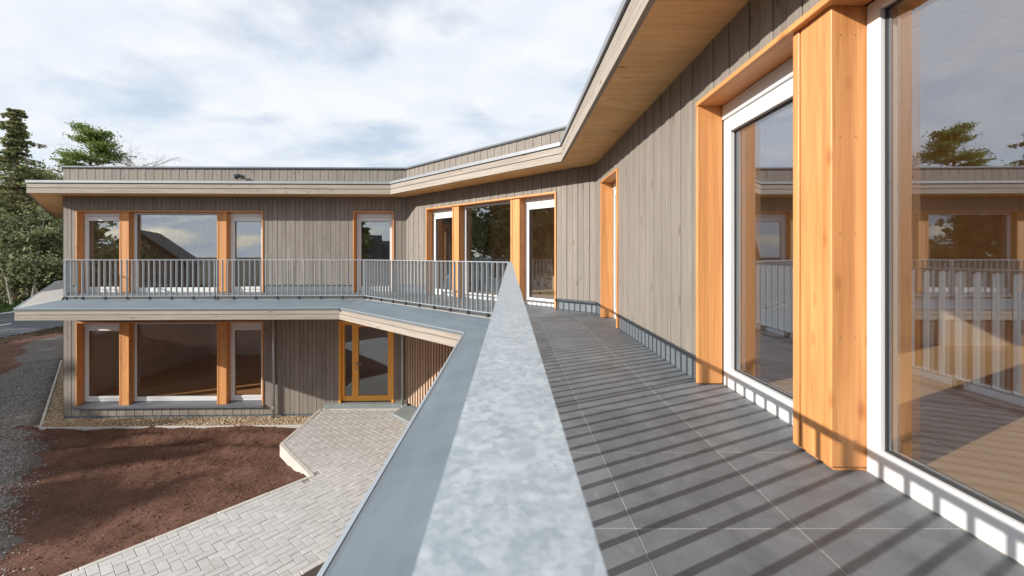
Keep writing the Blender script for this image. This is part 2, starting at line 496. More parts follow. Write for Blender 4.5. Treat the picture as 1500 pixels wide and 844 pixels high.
FL, LOW = 0.0, -2.96           # upper and lower finished floor
GROUND = -3.36
HEAD = 2.19
SOF = 2.57

building = link('timber_building', None, None, None, T(-2.81, 11.45, GROUND))
tag(building, 'two storey grey timber clad building with orange window posts and a wraparound balcony deck', 'building')

def sbox(name, i, s0, s1, d0, d1, z0, z1, mat, parent, ch=0.003, kind=None):
    me = box_mesh(name, s1-s0, d1-d0, z1-z0, mat, ch)
    return link(name, me, None, parent, seg_mat(i, (s0+s1)/2, (d0+d1)/2, z0), kind)

def strip(name, i, da, db, za, zb, thick, mat, parent, kind=None, trim0=0.0, trim1=0.0):
    """mitred strip of wing i between offsets da and db, top heights za and zb"""
    c = [corner(i, da), corner(i+1, da), corner(i+1, db), corner(i, db)]
    base = seg_mat(i, L[i]/2, (da[i]+db[i])/2, 0)
    inv = base.inverted()
    bm = bmesh.new()
    zt = (za, za, zb, zb)
    tv = []; bv = []
    for p, z in zip(c, zt):
        q = inv @ Vector((p.x, p.y, 0))
        tv.append(bm.verts.new((q.x, q.y, z))); bv.append(bm.verts.new((q.x, q.y, z-thick)))
    bm.faces.new(tv); bm.faces.new(bv[::-1])
    for k in range(4):
        bm.faces.new([tv[k], bv[k], bv[(k+1)%4], tv[(k+1)%4]])
    bmesh.ops.recalc_face_normals(bm, faces=bm.faces[:])
    return link(name, bm_mesh(name, bm), mat, parent, base, kind)

# ---- openings: (wing, s0, s1, posts[], unit kinds) in order of growing s
def ys(y): return y + 6.0
G_up = [
    dict(w=0, s0=ys(-1.72), s1=ys(3.31), posts=[(ys(-0.66), ys(-0.40)), (ys(1.96), ys(2.22))], kinds='ofo'),
    dict(w=0, s0=ys(5.76), s1=ys(6.79), posts=[], kinds='o'),
    dict(w=1, s0=0.845, s1=5.02, posts=[(1.80, 2.05), (3.74, 3.98)], kinds='ofo'),
    dict(w=2, s0=0.32, s1=1.42, posts=[], kinds='o'),
    dict(w=2, s0=3.80, s1=8.70, posts=[(4.79, 5.04), (7.35, 7.60)], kinds='ofo'),
]
G_low = [dict(w=2, s0=3.80, s1=8.70, posts=[(4.79, 5.04), (7.35, 7.60)], kinds='ofo')]
DOOR = dict(w=2, s0=0.33, s1=1.80)

# ---- wall cores with openings, boards as parts of them
def wall_core(i, z0, z1, holes, label=None):
    bm = bmesh.new()
    s = 0.0
    hs = sorted(holes)
    for a, b_, h0, h1 in hs:
        if a > s: add_box(bm, s, a, -0.30, -0.035, z0, z1)
        if h0 > z0 + 0.01: add_box(bm, a, b_, -0.30, -0.035, z0, h0)
        if h1 < z1 - 0.01: add_box(bm, a, b_, -0.30, -0.035, h1, z1)
        s = b_
    if s < L[i]: add_box(bm, s, L[i], -0.30, -0.035, z0, z1)
    return link('wall', bm_mesh('wall', bm), M['back'], building, seg_mat(i))

WID = [0.118, 0.112, 0.124, 0.115, 0.127, 0.109, 0.119]
def boards(i, wall, z0, z1, holes, s_from=0.0, s_to=None):
    s_to = s_to or L[i]
    hs = sorted(holes)
    edges = [s_from]
    for a, b_, _, _ in hs: edges += [a, b_]
    edges.append(s_to)
    edges = [e for e in edges if s_from <= e <= s_to]
    joined = bmesh.new(); nj = 0
    for e0, e1 in zip(edges[:-1], edges[1:]):
        hole = next((h for h in hs if abs(h[0]-e0) < 1e-6 and abs(h[1]-e1) < 1e-6), None)
        spans = [(z0, z1)] if not hole else [q for q in ((z0, hole[2]), (hole[3], z1)) if q[1]-q[0] > 0.05]
        w_tot = e1 - e0
        nb = max(1, round(w_tot/0.118))
        ws = [WID[(k*3+i) % 7] for k in range(nb)]
        f = w_tot/sum(ws)
        s = e0
        for k in range(nb):
            w = ws[k]*f
            for a, b_ in spans:
                up = (k % 2)*0.005
                g = 0.0024
                if b_-a < 0.3 and a < -2:
                    add_box(joined, s+g, s+w-g, -0.024+up, -0.002+up, a, b_); nj += 1
                else:
                    sbox('cladding_board', i, s+g, s+w-g, -0.026+up, -0.005+up, a, b_, M['clad'], wall, 0.004)
            s += w
    if nj: link('cladding_strip', bm_mesh('cladding_strip', joined), M['clad'], wall, seg_mat(i), 'stuff')
    else: joined.free()

up_holes = [[(g['s0'], g['s1'], FL-0.03, FL+HEAD) for g in G_up if g['w'] == i] for i in range(4)]
low_holes = [[], [], [(g['s0'], g['s1'], LOW-0.12, LOW+HEAD) for g in G_low] + [(DOOR['s0'], DOOR['s1'], LOW-0.06, LOW+HEAD)], []]
for i in range(3):
    w = wall_core(i, -0.30, 2.84, up_holes[i])
    boards(i, w, 0.20, SOF-0.002, up_holes[i], s_from=(2.0 if i == 0 else 0.0))
w = wall_core(3, -0.3, 2.84, [])
strip('cladding_strip', 3, dl(-0.03), dl(0.0), SOF-0.002, SOF-0.002, 2.4, M['clad'], w, 'stuff')
w = wall_core(2, GROUND-0.2, -0.40, low_holes[2])
boards(2, w, -3.27, -0.36, low_holes[2])
w = wall_core(0, GROUND-0.2, -0.40, [])
w = wall_core(3, GROUND-0.2, -0.40, [])
strip('cladding_strip', 3, dl(-0.03), dl(0.0), -0.36, -0.36, 2.91, M['clad'], w, 'stuff')
# corner closing posts behind the boards
for k in (1, 2):
    bm = bmesh.new(); add_box(bm, -0.25, 0.25, 0.05, 0.4, -0.3, 2.84)
    dirv = (N[k-1] + N[k]).normalized()
    link('corner_post', bm_mesh('corner_post', bm), M['back'], building, T(P[k].x, P[k].y) @ Matrix.Rotation(math.atan2(-dirv.y, -dirv.x) - R(90), 4, 'Z'))

# ---- skirting sheets along the deck
for i in range(3):
    s = 0.0 if i else 2.0
    for a, b_, _, _ in sorted(up_holes[i]) + [(L[i], L[i], 0, 0)]:
        if a > s + 0.02:
            sbox('skirting', i, s, a, -0.032, -0.014, 0.004, 0.185, M['skirt'], building, 0.002)
            sbox('skirting_trim', i, s, a, -0.030, 0.004, 0.186, 0.198, M['sill'], building, 0.002)
        s = b_

# ---- windows
def ring(bm, x0, x1, z0, z1, wl_, wr_, wb_, wt_, d0, d1, ch=0.004):
    add_box(bm, x0, x0+wl_, d0, d1, z0, z1, ch)
    add_box(bm, x1-wr_, x1, d0, d1, z0, z1, ch)
    add_box(bm, x0+wl_, x1-wr_, d0, d1, z0, z0+wb_, ch)
    add_box(bm, x0+wl_, x1-wr_, d0, d1, z1-wt_, z1, ch)

def window(i, sa, sb, z0, z1, kind):
    mw = seg_mat(i, (sa+sb)/2, 0, 0)
    h = (sb-sa)/2
    bm = bmesh.new()
    if kind == 'o':
        top = z1-0.115
        ring(bm, -h, h, z0, top, 0.075, 0.075, 0.085, 0.065, -0.262, -0.182)
        wdw = link('window', bm_mesh('window', bm), M['white'], building, mw)
        bm = bmesh.new(); add_box(bm, -h, h, -0.262, -0.170, top+0.004, z1, 0.004)
        link('blind_box', bm_mesh('blind_box', bm), M['white'], wdw, mw)
        bm = bmesh.new(); ring(bm, -h+0.062, h-0.062, z0+0.075, top-0.055, 0.06, 0.06, 0.07, 0.06, -0.25, -0.168)
        link('sash', bm_mesh('sash', bm), M['white'], wdw, mw)
        a, t0, t1 = h-0.122, z0+0.145, top-0.115
    else:
        ring(bm, -h, h, z0, z1, 0.072, 0.072, 0.125, 0.055, -0.262, -0.178)
        wdw = link('window', bm_mesh('window', bm), M['white'], building, mw)
        a, t0, t1 = h-0.072, z0+0.125, z1-0.055
    bm = bmesh.new(); ring(bm, -a-0.004, a+0.004, t0-0.004, t1+0.004, 0.012, 0.012, 0.012, 0.012, -0.222, -0.200, 0)
    link('gasket', bm_mesh('gasket', bm), M['gasket'], wdw, mw)
    bm = bmesh.new(); add_box(bm, -a, a, -0.226, -0.206, t0, t1)
    link('pane', bm_mesh('pane', bm), M['glass'] if z0 > -1 else M['glass_low'], wdw, mw)
    return wdw

def surround(i, s0, s1, posts, z0, z1, kinds, zpost):
    t = 0.034
    sur = sbox('timber_surround', i, s0, s1, -0.176, 0.020, z1-t, z1, M['larch_x'], building, 0.003)
    sbox('jamb', i, s0, s0+t, -0.176, 0.018, zpost, z1-t, M['larch'], sur, 0.003)
    sbox('jamb', i, s1-t, s1, -0.176, 0.018, zpost, z1-t, M['larch'], sur, 0.003)
    for a, b_ in posts:
        bm = bmesh.new()
        hw = (b_-a)/2
        add_box(bm, -hw, hw-0.052, -0.30, -0.018, zpost+0.01, z1-t, 0.004)
        add_box(bm, hw-0.046, hw, -0.30, -0.012, zpost+0.01, z1-t, 0.004)
        add_box(bm, -hw+0.01, hw-0.01, -0.30, -0.04, zpost-0.01, z1-t-0.002, 0)
        link('post', bm_mesh('post', bm), M['larch'], sur, seg_mat(i, (a+b_)/2, 0, 0))
    if i == 0:
        for a, b_ in posts:
            for z in (0.14, 0.62, 1.10, 1.55, 2.02):
                for q in (0.045, 0.125):
                    bm = bmesh.new(); tube(bm, [(0, 0, 0), (-0.0012, 0, 0)], 0.0032, 8)
                    link('screw_head', bm_mesh('screw_head', bm), M['coping'], sur, seg_mat(i, a-0.0002, -0.018-q*0.9, z))
    lim = [s0+t] + [x for p in posts for x in p] + [s1-t]
    for k, kd in enumerate(kinds):
        window(i, lim[2*k]+0.002, lim[2*k+1]-0.002, z0, z1-t-0.002, kd)
    return sur

for g in G_up:
    surround(g['w'], g['s0'], g['s1'], g['posts'], FL+0.0015, FL+HEAD, g['kinds'], FL+0.006)
for g in G_low:
    surround(g['w'], g['s0'], g['s1'], g['posts'], LOW+0.01, LOW+HEAD, g['kinds'], LOW-0.10)
    lim = [g['s0']-0.03] + [(p[0]) for p in g['posts']] + [g['s1']+0.03]
    # sloping metal sills, one per bay, from the rightmost bay leftwards
    for k in range(3):
        a, b_ = lim[k]+0.004, lim[k+1]-0.004
        bm = bmesh.new()
        hw = (b_-a)/2
        pr = [(-0.19, LOW+0.008), (0.075, LOW-0.055), (0.075, LOW-0.10), (0.070, LOW-0.10), (0.070, LOW-0.06), (-0.19, LOW-0.02)]
        A = [bm.verts.new((-hw, p[0], p[1])) for p in pr]; B = [bm.verts.new((hw, p[0], p[1])) for p in pr]
        for q in range(6):
            bm.faces.new([A[q], A[(q+1) % 6], B[(q+1) % 6], B[q]])
        bm.faces.new(A[::-1]); bm.faces.new(B)
        bmesh.ops.recalc_face_normals(bm, faces=bm.faces[:])
        link('window_sill', bm_mesh('window_sill', bm), M['sill'], building, seg_mat(2, (a+b_)/2, 0, 0))

# ---- plinth under the lower cladding
s = 0.0
for a, b_ in ((DOOR['s0'], DOOR['s1']), (L[2], L[2])):
    sbox('plinth', 2, s, a, -0.06, -0.03, GROUND-0.1, -3.265, M['skirt'], building, 0.002)
    s = b_
strip('plinth', 3, dl(-0.06), dl(-0.03), -3.265, -3.265, 0.2, M['skirt'], building)

# ---- entrance door
mw = seg_mat(2, (DOOR['s0']+DOOR['s1'])/2, 0, LOW)
hw = (DOOR['s1']-DOOR['s0'])/2
bm = bmesh.new()
H = HEAD
add_box(bm, -hw, -hw+0.06, -0.17, 0.014, -0.02, H, 0.003)
add_box(bm, hw-0.05, hw, -0.17, 0.018, -0.06, H, 0.003)
add_box(bm, -hw+0.06, hw-0.05, -0.17, 0.012, H-0.05, H, 0.003)
xs = hw-0.33                     # mullion between leaf and sidelight
add_box(bm, xs-0.075, xs, -0.165, -0.07, 0.0, H-0.05, 0.003)
add_box(bm, xs, hw-0.05, -0.165, -0.085, 0.0, 0.14, 0.003)
add_box(bm, xs, hw-0.05, -0.165, -0.085, H-0.12, H-0.05, 0.003)
add_box(bm, hw-0.12, hw-0.05, -0.165, -0.085, 0.14, H-0.12, 0.003)
door = link('entrance_door', bm_mesh('entrance_door', bm), M['door'], building, mw)
bm = bmesh.new()
ring(bm, -hw+0.063, xs-0.078, 0.0, H-0.055, 0.12, 0.085, 0.15, 0.12, -0.16, -0.075)
link('door_leaf', bm_mesh('door_leaf', bm), M['door'], door, mw)
bm = bmesh.new(); add_box(bm, -hw+0.18, xs-0.16, -0.125, -0.105, 0.145, H-0.17)
link('pane', bm_mesh('pane', bm), M['glass_door'], door, mw)
bm = bmesh.new(); add_box(bm, xs+0.002, hw-0.122, -0.125, -0.105, 0.142, H-0.122)
link('pane', bm_mesh('pane', bm), M['glass_door'], door, mw)
bm = bmesh.new()
hx = xs-0.125
add_box(bm, hx-0.02, hx+0.02, -0.075, -0.066, 0.98, 1.06, 0.003)
add_box(bm, hx-0.02, hx+0.02, -0.075, -0.066, 0.86, 0.93, 0.003)
add_box(bm, hx-0.010, hx+0.010, -0.068, -0.012, 1.01, 1.03, 0.003)
add_box(bm, hx-0.15, hx+0.010, -0.030, -0.012, 1.01, 1.03, 0.004)
link('handle', bm_mesh('handle', bm), M['flash'], door, mw)
sbox('doorstep', 2, -0.05, DOOR['s1']+0.35, -0.17, 0.10, GROUND, -2.985, M['slab'], building, 0.004)

# ---- slatted screen on the lower middle wing
scr = strip('slat_screen', 1, dl(-0.45), dl(-0.40), -0.36, -0.36, 3.0, M['back'], building)
s = 0.02
while s < L[1]-0.03:
    sbox('slat', 1, s, s+0.058, -0.06, 0.0, -2.98, -0.36, M['slat'], scr, 0.003)
    s += 0.118
strip('slab', 1, dl(-0.45), dl(0.55), -3.03, -3.06, 0.3, M['slab'], building)

# ---- roof: slab, soffit panels, fascia boards, flashing, parapet
bm = bmesh.new()
roof = link('roof', None, None, building, T(0, 0, SOF))
bpy.data.objects.remove(roof); del roof
roof = strip('roof', 0, dl(-6.5), dl(0.57), 2.80, 2.80, 0.20, M['roofing'], building)
for i in (1, 2, 3):
    strip('roof_deck', i, dl(-6.5), dl(0.57), 2.80, 2.80, 0.20, M['roofing'], roof)
for i in range(4):
    strip('fascia_backing', i, dl(0.5705), dl(0.5745), 2.80, 2.80, 0.20, M['back'], roof)
    strip('fascia_board', i, dl(0.578), dl(0.62), 2.682, 2.682, 0.122, M['clad_x'], roof)
    strip('fascia_board', i, dl(0.5765), dl(0.614), 2.802, 2.802, 0.104, M['clad_x'], roof)
    strip('flashing', i, dl(0.40), dl(0.642), 2.890, 2.880, 0.062, M['flash'], roof)
    strip('drip_or_shadow_strip', i, dl(0.56), dl(0.618), 2.816, 2.816, 0.012, M['dark_metal'], roof)  # dark strip painting the shadow line below the flashing
    strip('parapet', i, dl(-0.30), dl(-0.03), 3.33, 3.33, 0.60, M['back'], roof)
    strip('parapet_coping', i, dl(-0.33), dl(0.035), 3.365, 3.365, 0.035, M['coping'], roof)
    strip('coping_drip', i, dl(-0.30), dl(0.022), 3.3285, 3.3285, 0.02, M['dark_metal'], roof)
    # parapet boards: too fine to pick apart, one joined piece per wing
    bmj = bmesh.new(); s = 0.0; k = 0
    while s < L[i]-0.02:
        w = WID[(k*3+i) % 7]*0.93; up = (k % 2)*0.005
        add_box(bmj, s+0.0022, min(L[i], s+w)-0.0022, -0.028+up, -0.006+up, 2.80, 3.305, 0.002)
        s += w; k += 1
    link('parapet_cladding', bm_mesh('parapet_cladding', bmj), M['clad'], roof, seg_mat(i), 'stuff')
    # soffit panels about 2.4 m long, mitred at the corners
    n_p = max(1, round(L[i]/2.45))
    inner0, inner1 = corner(i, dl(-0.03)), corner(i+1, dl(-0.03))
    out0, out1 = corner(i, dl(0.576)), corner(i+1, dl(0.576))
    for k in range(n_p):
        f0, f1 = k/n_p, (k+1)/n_p
        q = [inner0.lerp(inner1, f0), inner0.lerp(inner1, f1), out0.lerp(out1, f1), out0.lerp(out1, f0)]
        g = U[i]*0.002
        if k: q[0] = q[0]+g; q[3] = q[3]+g
        if k < n_p-1: q[1] = q[1]-g; q[2] = q[2]-g
        mwq = seg_mat(i, L[i]*(f0+f1)/2, 0.3, 0); inv = mwq.inverted()
        bm = bmesh.new(); lo = []; hi = []
        for p in q:
            pl = inv @ Vector((p.x, p.y, 0))
            lo.append(bm.verts.new((pl.x, pl.y, SOF))); hi.append(bm.verts.new((pl.x, pl.y, SOF+0.027)))
        bm.faces.new(lo); bm.faces.new(hi)
        for e in range(4): bm.faces.new([lo[e], lo[(e+1)%4], hi[(e+1)%4], hi[e]])
        bmesh.ops.recalc_face_normals(bm, faces=bm.faces[:])
        link('soffit_panel', bm_mesh('soffit_panel', bm), M['soffit'], roof, mwq)

# ---- balcony deck with tiles, ledge sheet and canopy fascia
RAILD = [1.47, 1.60, 1.70, -0.10]
LEDGED = [2.12, 2.37, 2.53, 0.58]
deck = strip('deck', 0, dl(-0.30), RAILD, -0.0022, -0.0022, 0.30, M['grout'], building)
for i in (1, 2, 3):
    strip('deck_slab', i, dl(-0.30), RAILD, -0.0022, -0.0022, 0.30, M['grout'], deck)
inner = [RAILD[0]+0.045, RAILD[1]+0.045, RAILD[2]+0.045, -0.06]
for i in range(4):
    strip('ledge_sheet', i, inner, LEDGED, -0.005, -0.105, 0.02, M['ledge'] if i < 3 else M['sunlit_sheet'], deck)  # end wing takes the copy with sunlight painted into its colour
    strip('ledge_core', i, inner, [x-0.02 for x in LEDGED], -0.03, -0.13, 0.10, M['back'], deck)
    strip('glint_lip', i, [x-0.006 for x in LEDGED], [x+0.014 for x in LEDGED], -0.0985, -0.0995, 0.008, M['edge_glint'], deck)  # thin pale strip added as a painted highlight along the ledge
    strip('drip_or_shadow_strip', i, [x-0.03 for x in LEDGED], [x+0.012 for x in LEDGED], -0.100, -0.104, 0.042, M['skirt'], deck)
    strip('fascia_backing', i, [x-0.058 for x in LEDGED], [x-0.053 for x in LEDGED], -0.15, -0.15, 0.19, M['back'], deck)
    strip('fascia_board', i, [x-0.05 for x in LEDGED], [x-0.004 for x in LEDGED], -0.149, -0.149, 0.083, M['clad_x'], deck)
    strip('fascia_board', i, [x-0.05 for x in LEDGED], LEDGED, -0.242, -0.242, 0.105, M['clad_x'], deck)
    strip('canopy_soffit', i, dl(-0.03), [x-0.06 for x in LEDGED], -0.322, -0.322, 0.02, M['soffit'], deck)
# small clamp on the canopy corner
bm = bmesh.new(); add_box(bm, -0.03, 0.03, -0.02, 0.02, -0.17, -0.10, 0.004); add_box(bm, 0.015, 0.04, -0.03, 0.03, -0.19, -0.12, 0.004)
cc = corner(2, LEDGED)
link('corner_bracket', bm_mesh('corner_bracket', bm), M['dark_metal'], deck, T(cc.x+0.03, cc.y-0.03, 0))

def inside(i, s, d):
    """is a wing-local point on the deck of wing i (mitre lines at both ends)"""
    p = P[i] + U[i]*s + N[i]*d
    for k, o in ((i, i-1), (i+1, i+1)):
        if k in (0, 4) or o < 0 or o > 3: continue
        if i == 2 and k == 3: continue
        bis = (N[k-1] + N[k]).normalized()
        # bisector line through P[k] along bis ; keep own side
        mid = P[i] + U[i]*(L[i]/2) + N[i]*0.5
        def side(x): return (x-P[k]).x*bis.y - (x-P[k]).y*bis.x
        if side(p)*side(mid) < 0: return False
    return True

def clip_half(poly, p, nrm):
    out_ = []
    for a in range(len(poly)):
        A, B = poly[a], poly[(a+1) % len(poly)]
        da = (A-p).dot(nrm); db = (B-p).dot(nrm)
        if da >= 0: out_.append(A)
        if (da > 0 and db < 0) or (da < 0 and db > 0):
            out_.append(A.lerp(B, da/(da-db)))
    return out_

def slab_piece(name, poly, z0, z1, ch, mat, parent, ang=0.0, kind=None):
    cx = sum((p.x for p in poly))/len(poly); cy = sum((p.y for p in poly))/len(poly)
    mwp = T(cx, cy, 0) @ Matrix.Rotation(ang, 4, 'Z'); inv = mwp.inverted()
    bm = bmesh.new()
    add_slab(bm, [inv @ Vector((p.x, p.y, 0)) for p in poly], z0, z1, ch)
    return link(name, bm_mesh(name, bm), mat, parent, mwp, kind)

def add_slab(bm, pts, z0, z1, ch):
    c = Vector((sum(p.x for p in pts)/len(pts), sum(p.y for p in pts)/len(pts), 0))
    ins = []
    for p in pts:
        v = c - Vector((p.x, p.y, 0)); ins.append(Vector((p.x, p.y, 0)) + v.normalized()*min(ch*1.4, v.length*0.3))
    a = [bm.verts.new((p.x, p.y, z0)) for p in pts]
    b_ = [bm.verts.new((p.x, p.y, z1-ch)) for p in pts]
    t = [bm.verts.new((p.x, p.y, z1)) for p in ins]
    k = len(pts)
    bm.faces.new(t)
    for e in range(k):
        f = (e+1) % k
        bm.faces.new([a[e], a[f], b_[f], b_[e]]); bm.faces.new([b_[e], b_[f], t[f], t[e]])

TW = 0.6
for i in range(3):
    rows = [(1.47-0.457-0.598*1, 1.47-0.457)] if False else None
    # joints measured from the wall side: first row is a cut one
    if i == 0: ds = [-0.18, 0.415, 1.013, 1.47+0.0]
    elif i == 1: ds = [-0.18, 0.40, 1.0, 1.60]
    else: ds = [-0.18, 0.50, 1.10, 1.70]
    off = 0.35 if i == 0 else 0.2
    ns = int(L[i]/TW)+4
    for r_ in range(3):
        for k in range(-3, ns):
            s0, s1 = off+k*TW, off+(k+1)*TW
            if i == 0 and s1 < 3.0: continue
            poly = [P[i]+U[i]*a+N[i]*d for a, d in ((s0+0.0025, ds[r_]+0.0025), (s1-0.0025, ds[r_]+0.0025), (s1-0.0025, ds[r_+1]-0.0025), (s0+0.0025, ds[r_+1]-0.0025))]
            mid = P[i] + U[i]*(L[i]*0.5) + N[i]*0.5
            for kk in (i, i+1):
                if kk in (0, 4): continue
                if i == 2 and kk == 3:
                    nv = Vector((-N[3].x, -N[3].y)); pp = P[3] + N[3]*(-0.12)
                    poly = clip_half(poly, pp, nv); continue
                bis = (N[kk-1] + N[kk]).normalized(); nv = Vector((bis.y, -bis.x))
                if (mid-P[kk]).dot(nv) < 0: nv = -nv
                poly = clip_half(poly, P[kk]+nv*0.002, nv)
                if len(poly) < 3: break
            if len(poly) < 3: continue
            ar = abs(sum(poly[q].x*poly[(q+1)%len(poly)].y-poly[(q+1)%len(poly)].x*poly[q].y for q in range(len(poly)))/2)
            if ar < 0.01: continue
            # tiles must not run into the wall face except in the window reveals
            slab_piece('deck_tile', poly, -0.02, random.uniform(-0.0004, 0.0004), 0.0012, M['tile'], deck, math.atan2(U[i].y, U[i].x))

# ---- downpipes of the canopy
for sp in (3.50, 0.08):
    bm = bmesh.new(); tube(bm, [(0, 0.075, -3.40 if sp > 1 else -3.1), (0, 0.075, -0.345)], 0.036, 14)
    for f in bm.faces: f.smooth = len(f.verts) == 4
    pipe = link('downpipe', bm_mesh('downpipe', bm), M['pipe'], building, seg_mat(2, sp))
    for z in (-2.35, -1.1):
        bm = bmesh.new(); tube(bm, [(0, 0.075, z), (0, 0.075, z+0.035)], 0.043, 14); add_box(bm, -0.012, 0.012, -0.01, 0.04, z+0.006, z+0.03)
        link('pipe_bracket', bm_mesh('pipe_bracket', bm), M['pipe'], pipe, seg_mat(2, sp))
    bm = bmesh.new(); tube(bm, [(0, 0.075, -3.08), (0, 0.075, -3.02)], 0.041, 14)
    link('pipe_sleeve', bm_mesh('pipe_sleeve', bm), M['pipe'], pipe, seg_mat(2, sp))

# ---- rooms behind the glass
for i in range(4):
    if i < 2:
        strip('interior_floor', i, dl(-5.6), dl(-0.264), 0.004, 0.004, 0.02, M['in_floor'], building)
        strip('ceiling', i, dl(-5.6), dl(-0.31), 2.52, 2.52, 0.02, M['in_wall'], building)
        strip('interior_wall', i, dl(-5.7), dl(-5.6), 2.80, 2.80, 3.1, M['in_wall'], building)
    strip('rear_wall', i, dl(-5.9), dl(-5.8), 2.80, 2.80, 6.4, M['clad'], building)
sbox('interior_floor', 2, 0.02, 9.0, -5.6, -0.264, -0.016, 0.004, M['in_floor'], building, 0)
sbox('ceiling', 2, 0.02, 9.0, -5.6, -0.31, 2.50, 2.519, M['in_wall'], building, 0)
sbox('interior_wall', 2, -2.2, 9.12, -5.7, -5.605, -0.3, 2.60, M['in_wall'], building, 0)
# lining on the room side of the wall
for i in range(3):
    s = 0.0
    bm = bmesh.new()
    for a, b_, h0, h1 in sorted(up_holes[i]) + [(L[i], L[i], 0, 0)]:
        if a > s: add_box(bm, s, a, -0.335, -0.305, 0, 2.5)
        if b_ > a: add_box(bm, a, b_, -0.335, -0.305, h1, 2.5)
        s = b_
    link('wall_lining', bm_mesh('wall_lining', bm), M['in_wall'], building, seg_mat(i))
# partitions
sbox('partition', 0, ys(4.7), ys(4.82), -5.6, -0.34, 0, 2.5, M['in_wall'], building)
sbox('partition', 0, ys(-3.2), ys(-3.08), -5.6, -0.34, 0, 2.5, M['in_wall'], building)
sbox('partition', 2, 2.5, 2.62, -5.6, -0.34, 0, 2.5, M['in_wall'], building)
sbox('partition', 2, 9.0, 9.1, -5.6, -0.34, 0, 2.5, M['in_wall'], building)
sbox('partition', 1, -0.2, 6.4, -3.6, -3.5, 0, 2.5, M['in_wall'], building)
idoor = sbox('interior_door', 1, 2.05, 2.95, -3.498, -3.46, 0.002, 2.10, M['door_dark'], building, 0.004)
sbox('door_trim', 1, 2.96, 3.02, -3.499, -3.44, 0.002, 2.16, M['larch'], idoor, 0.003)
sbox('door_trim', 1, 1.98, 2.04, -3.499, -3.44, 0.002, 2.16, M['larch'], idoor, 0.003)
bm = bmesh.new()
for (x, z, w_, h_) in ((0, 0.10, 0.05, 0.05), (0, 0.03, 0.08, 0.09), (-0.02, -0.06, 0.03, 0.09), (0.02, -0.06, 0.03, 0.09)):
    add_box(bm, x-w_/2, x+w_/2, -0.002, 0.004, z-h_/2+1.55, z+h_/2+1.55)
link('door_sign', bm_mesh('door_sign', bm), M['sign_red'], idoor, seg_mat(1, 2.55, -3.456))
cab = sbox('interior_cabinet', 1, 0.75, 1.35, -3.45, -2.85, 0.002, 1.15, M['render_in'], building, 0.004)
# lower room
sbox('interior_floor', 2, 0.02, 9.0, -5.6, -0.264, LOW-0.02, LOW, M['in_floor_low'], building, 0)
sbox('ceiling', 2, 0.02, 9.0, -5.6, -0.31, -0.38, -0.36, M['render_in'], building, 0)
sbox('interior_wall', 2, -0.2, 9.12, -5.7, -5.605, -3.1, -0.34, M['render_in'], building, 0)
sbox('hall_shade_floor', 2, 0.08, 2.23, -2.09, -0.30, LOW+0.002, LOW+0.008, M['hall_shade'], building, 0)  # dark floor and walls added so the door glass reads dark
sbox('hall_shade_wall', 2, 0.0, 2.29, -2.2, -2.1, LOW, -0.385, M['hall_shade'], building, 0)
sbox('hall_shade_wall', 2, 2.24, 2.29, -2.09, -0.34, LOW, -0.385, M['hall_shade'], building, 0)
sbox('hall_shade_wall', 2, 0.02, 0.07, -2.09, -0.34, LOW, -0.385, M['hall_shade'], building, 0)
sbox('partition', 2, 2.30, 2.42, -5.6, -0.34, LOW, -0.38, M['render_in'], building)
sbox('partition', 2, 8.95, 9.03, -5.6, -0.34, LOW, -0.38, M['render_in'], building)
ld = sbox('interior_door', 2, 2.43, 2.47, -3.6, -2.4, LOW+0.002, LOW+2.1, M['door'], building, 0.004)
sbox('door_glazing', 2, 2.472, 2.48, -3.45, -2.55, LOW+0.15, LOW+1.95, M['gasket'], ld, 0)
bm = bmesh.new()
for a, b_ in ((0.08, 0.30), (1.83, 2.28), (2.43, 3.8), (8.7, 8.94)):
    add_box(bm, a, b_, -0.335, -0.305, LOW, -0.38)
link('wall_lining', bm_mesh('wall_lining', bm), M['render_in'], building, seg_mat(2))

# ---- floodlight on the parapet
k_s = 6.9
fl = link('floodlight', None, None, None, seg_mat(2, 4.37, 0.0, 3.10))
tag(fl, 'small dark floodlight on an arm mounted on the parapet of the left wing', 'floodlight')
mwf = Wm[fl.name]
bm = bmesh.new(); add_box(bm, -0.04, 0.04, 0.0, 0.02, -0.05, 0.05, 0.004); add_box(bm, -0.012, 0.012, 0.02, 0.10, -0.012, 0.012, 0.003)
link('bracket', bm_mesh('bracket', bm), M['dark_metal'], fl, mwf)
bm = bmesh.new(); tube(bm, [(-0.02, 0.09, 0.03), (0.03, 0.12, 0.0), (0.10, 0.17, -0.04)], [0.035, 0.06, 0.065], 12)
link('lamp_head', bm_mesh('lamp_head', bm), M['dark_metal'], fl, mwf)
bm = bmesh.new(); tube(bm, [(0.101, 0.171, -0.0405), (0.108, 0.176, -0.0445)], 0.055, 12)
link('lens', bm_mesh('lens', bm), M['flash'], fl, mwf)

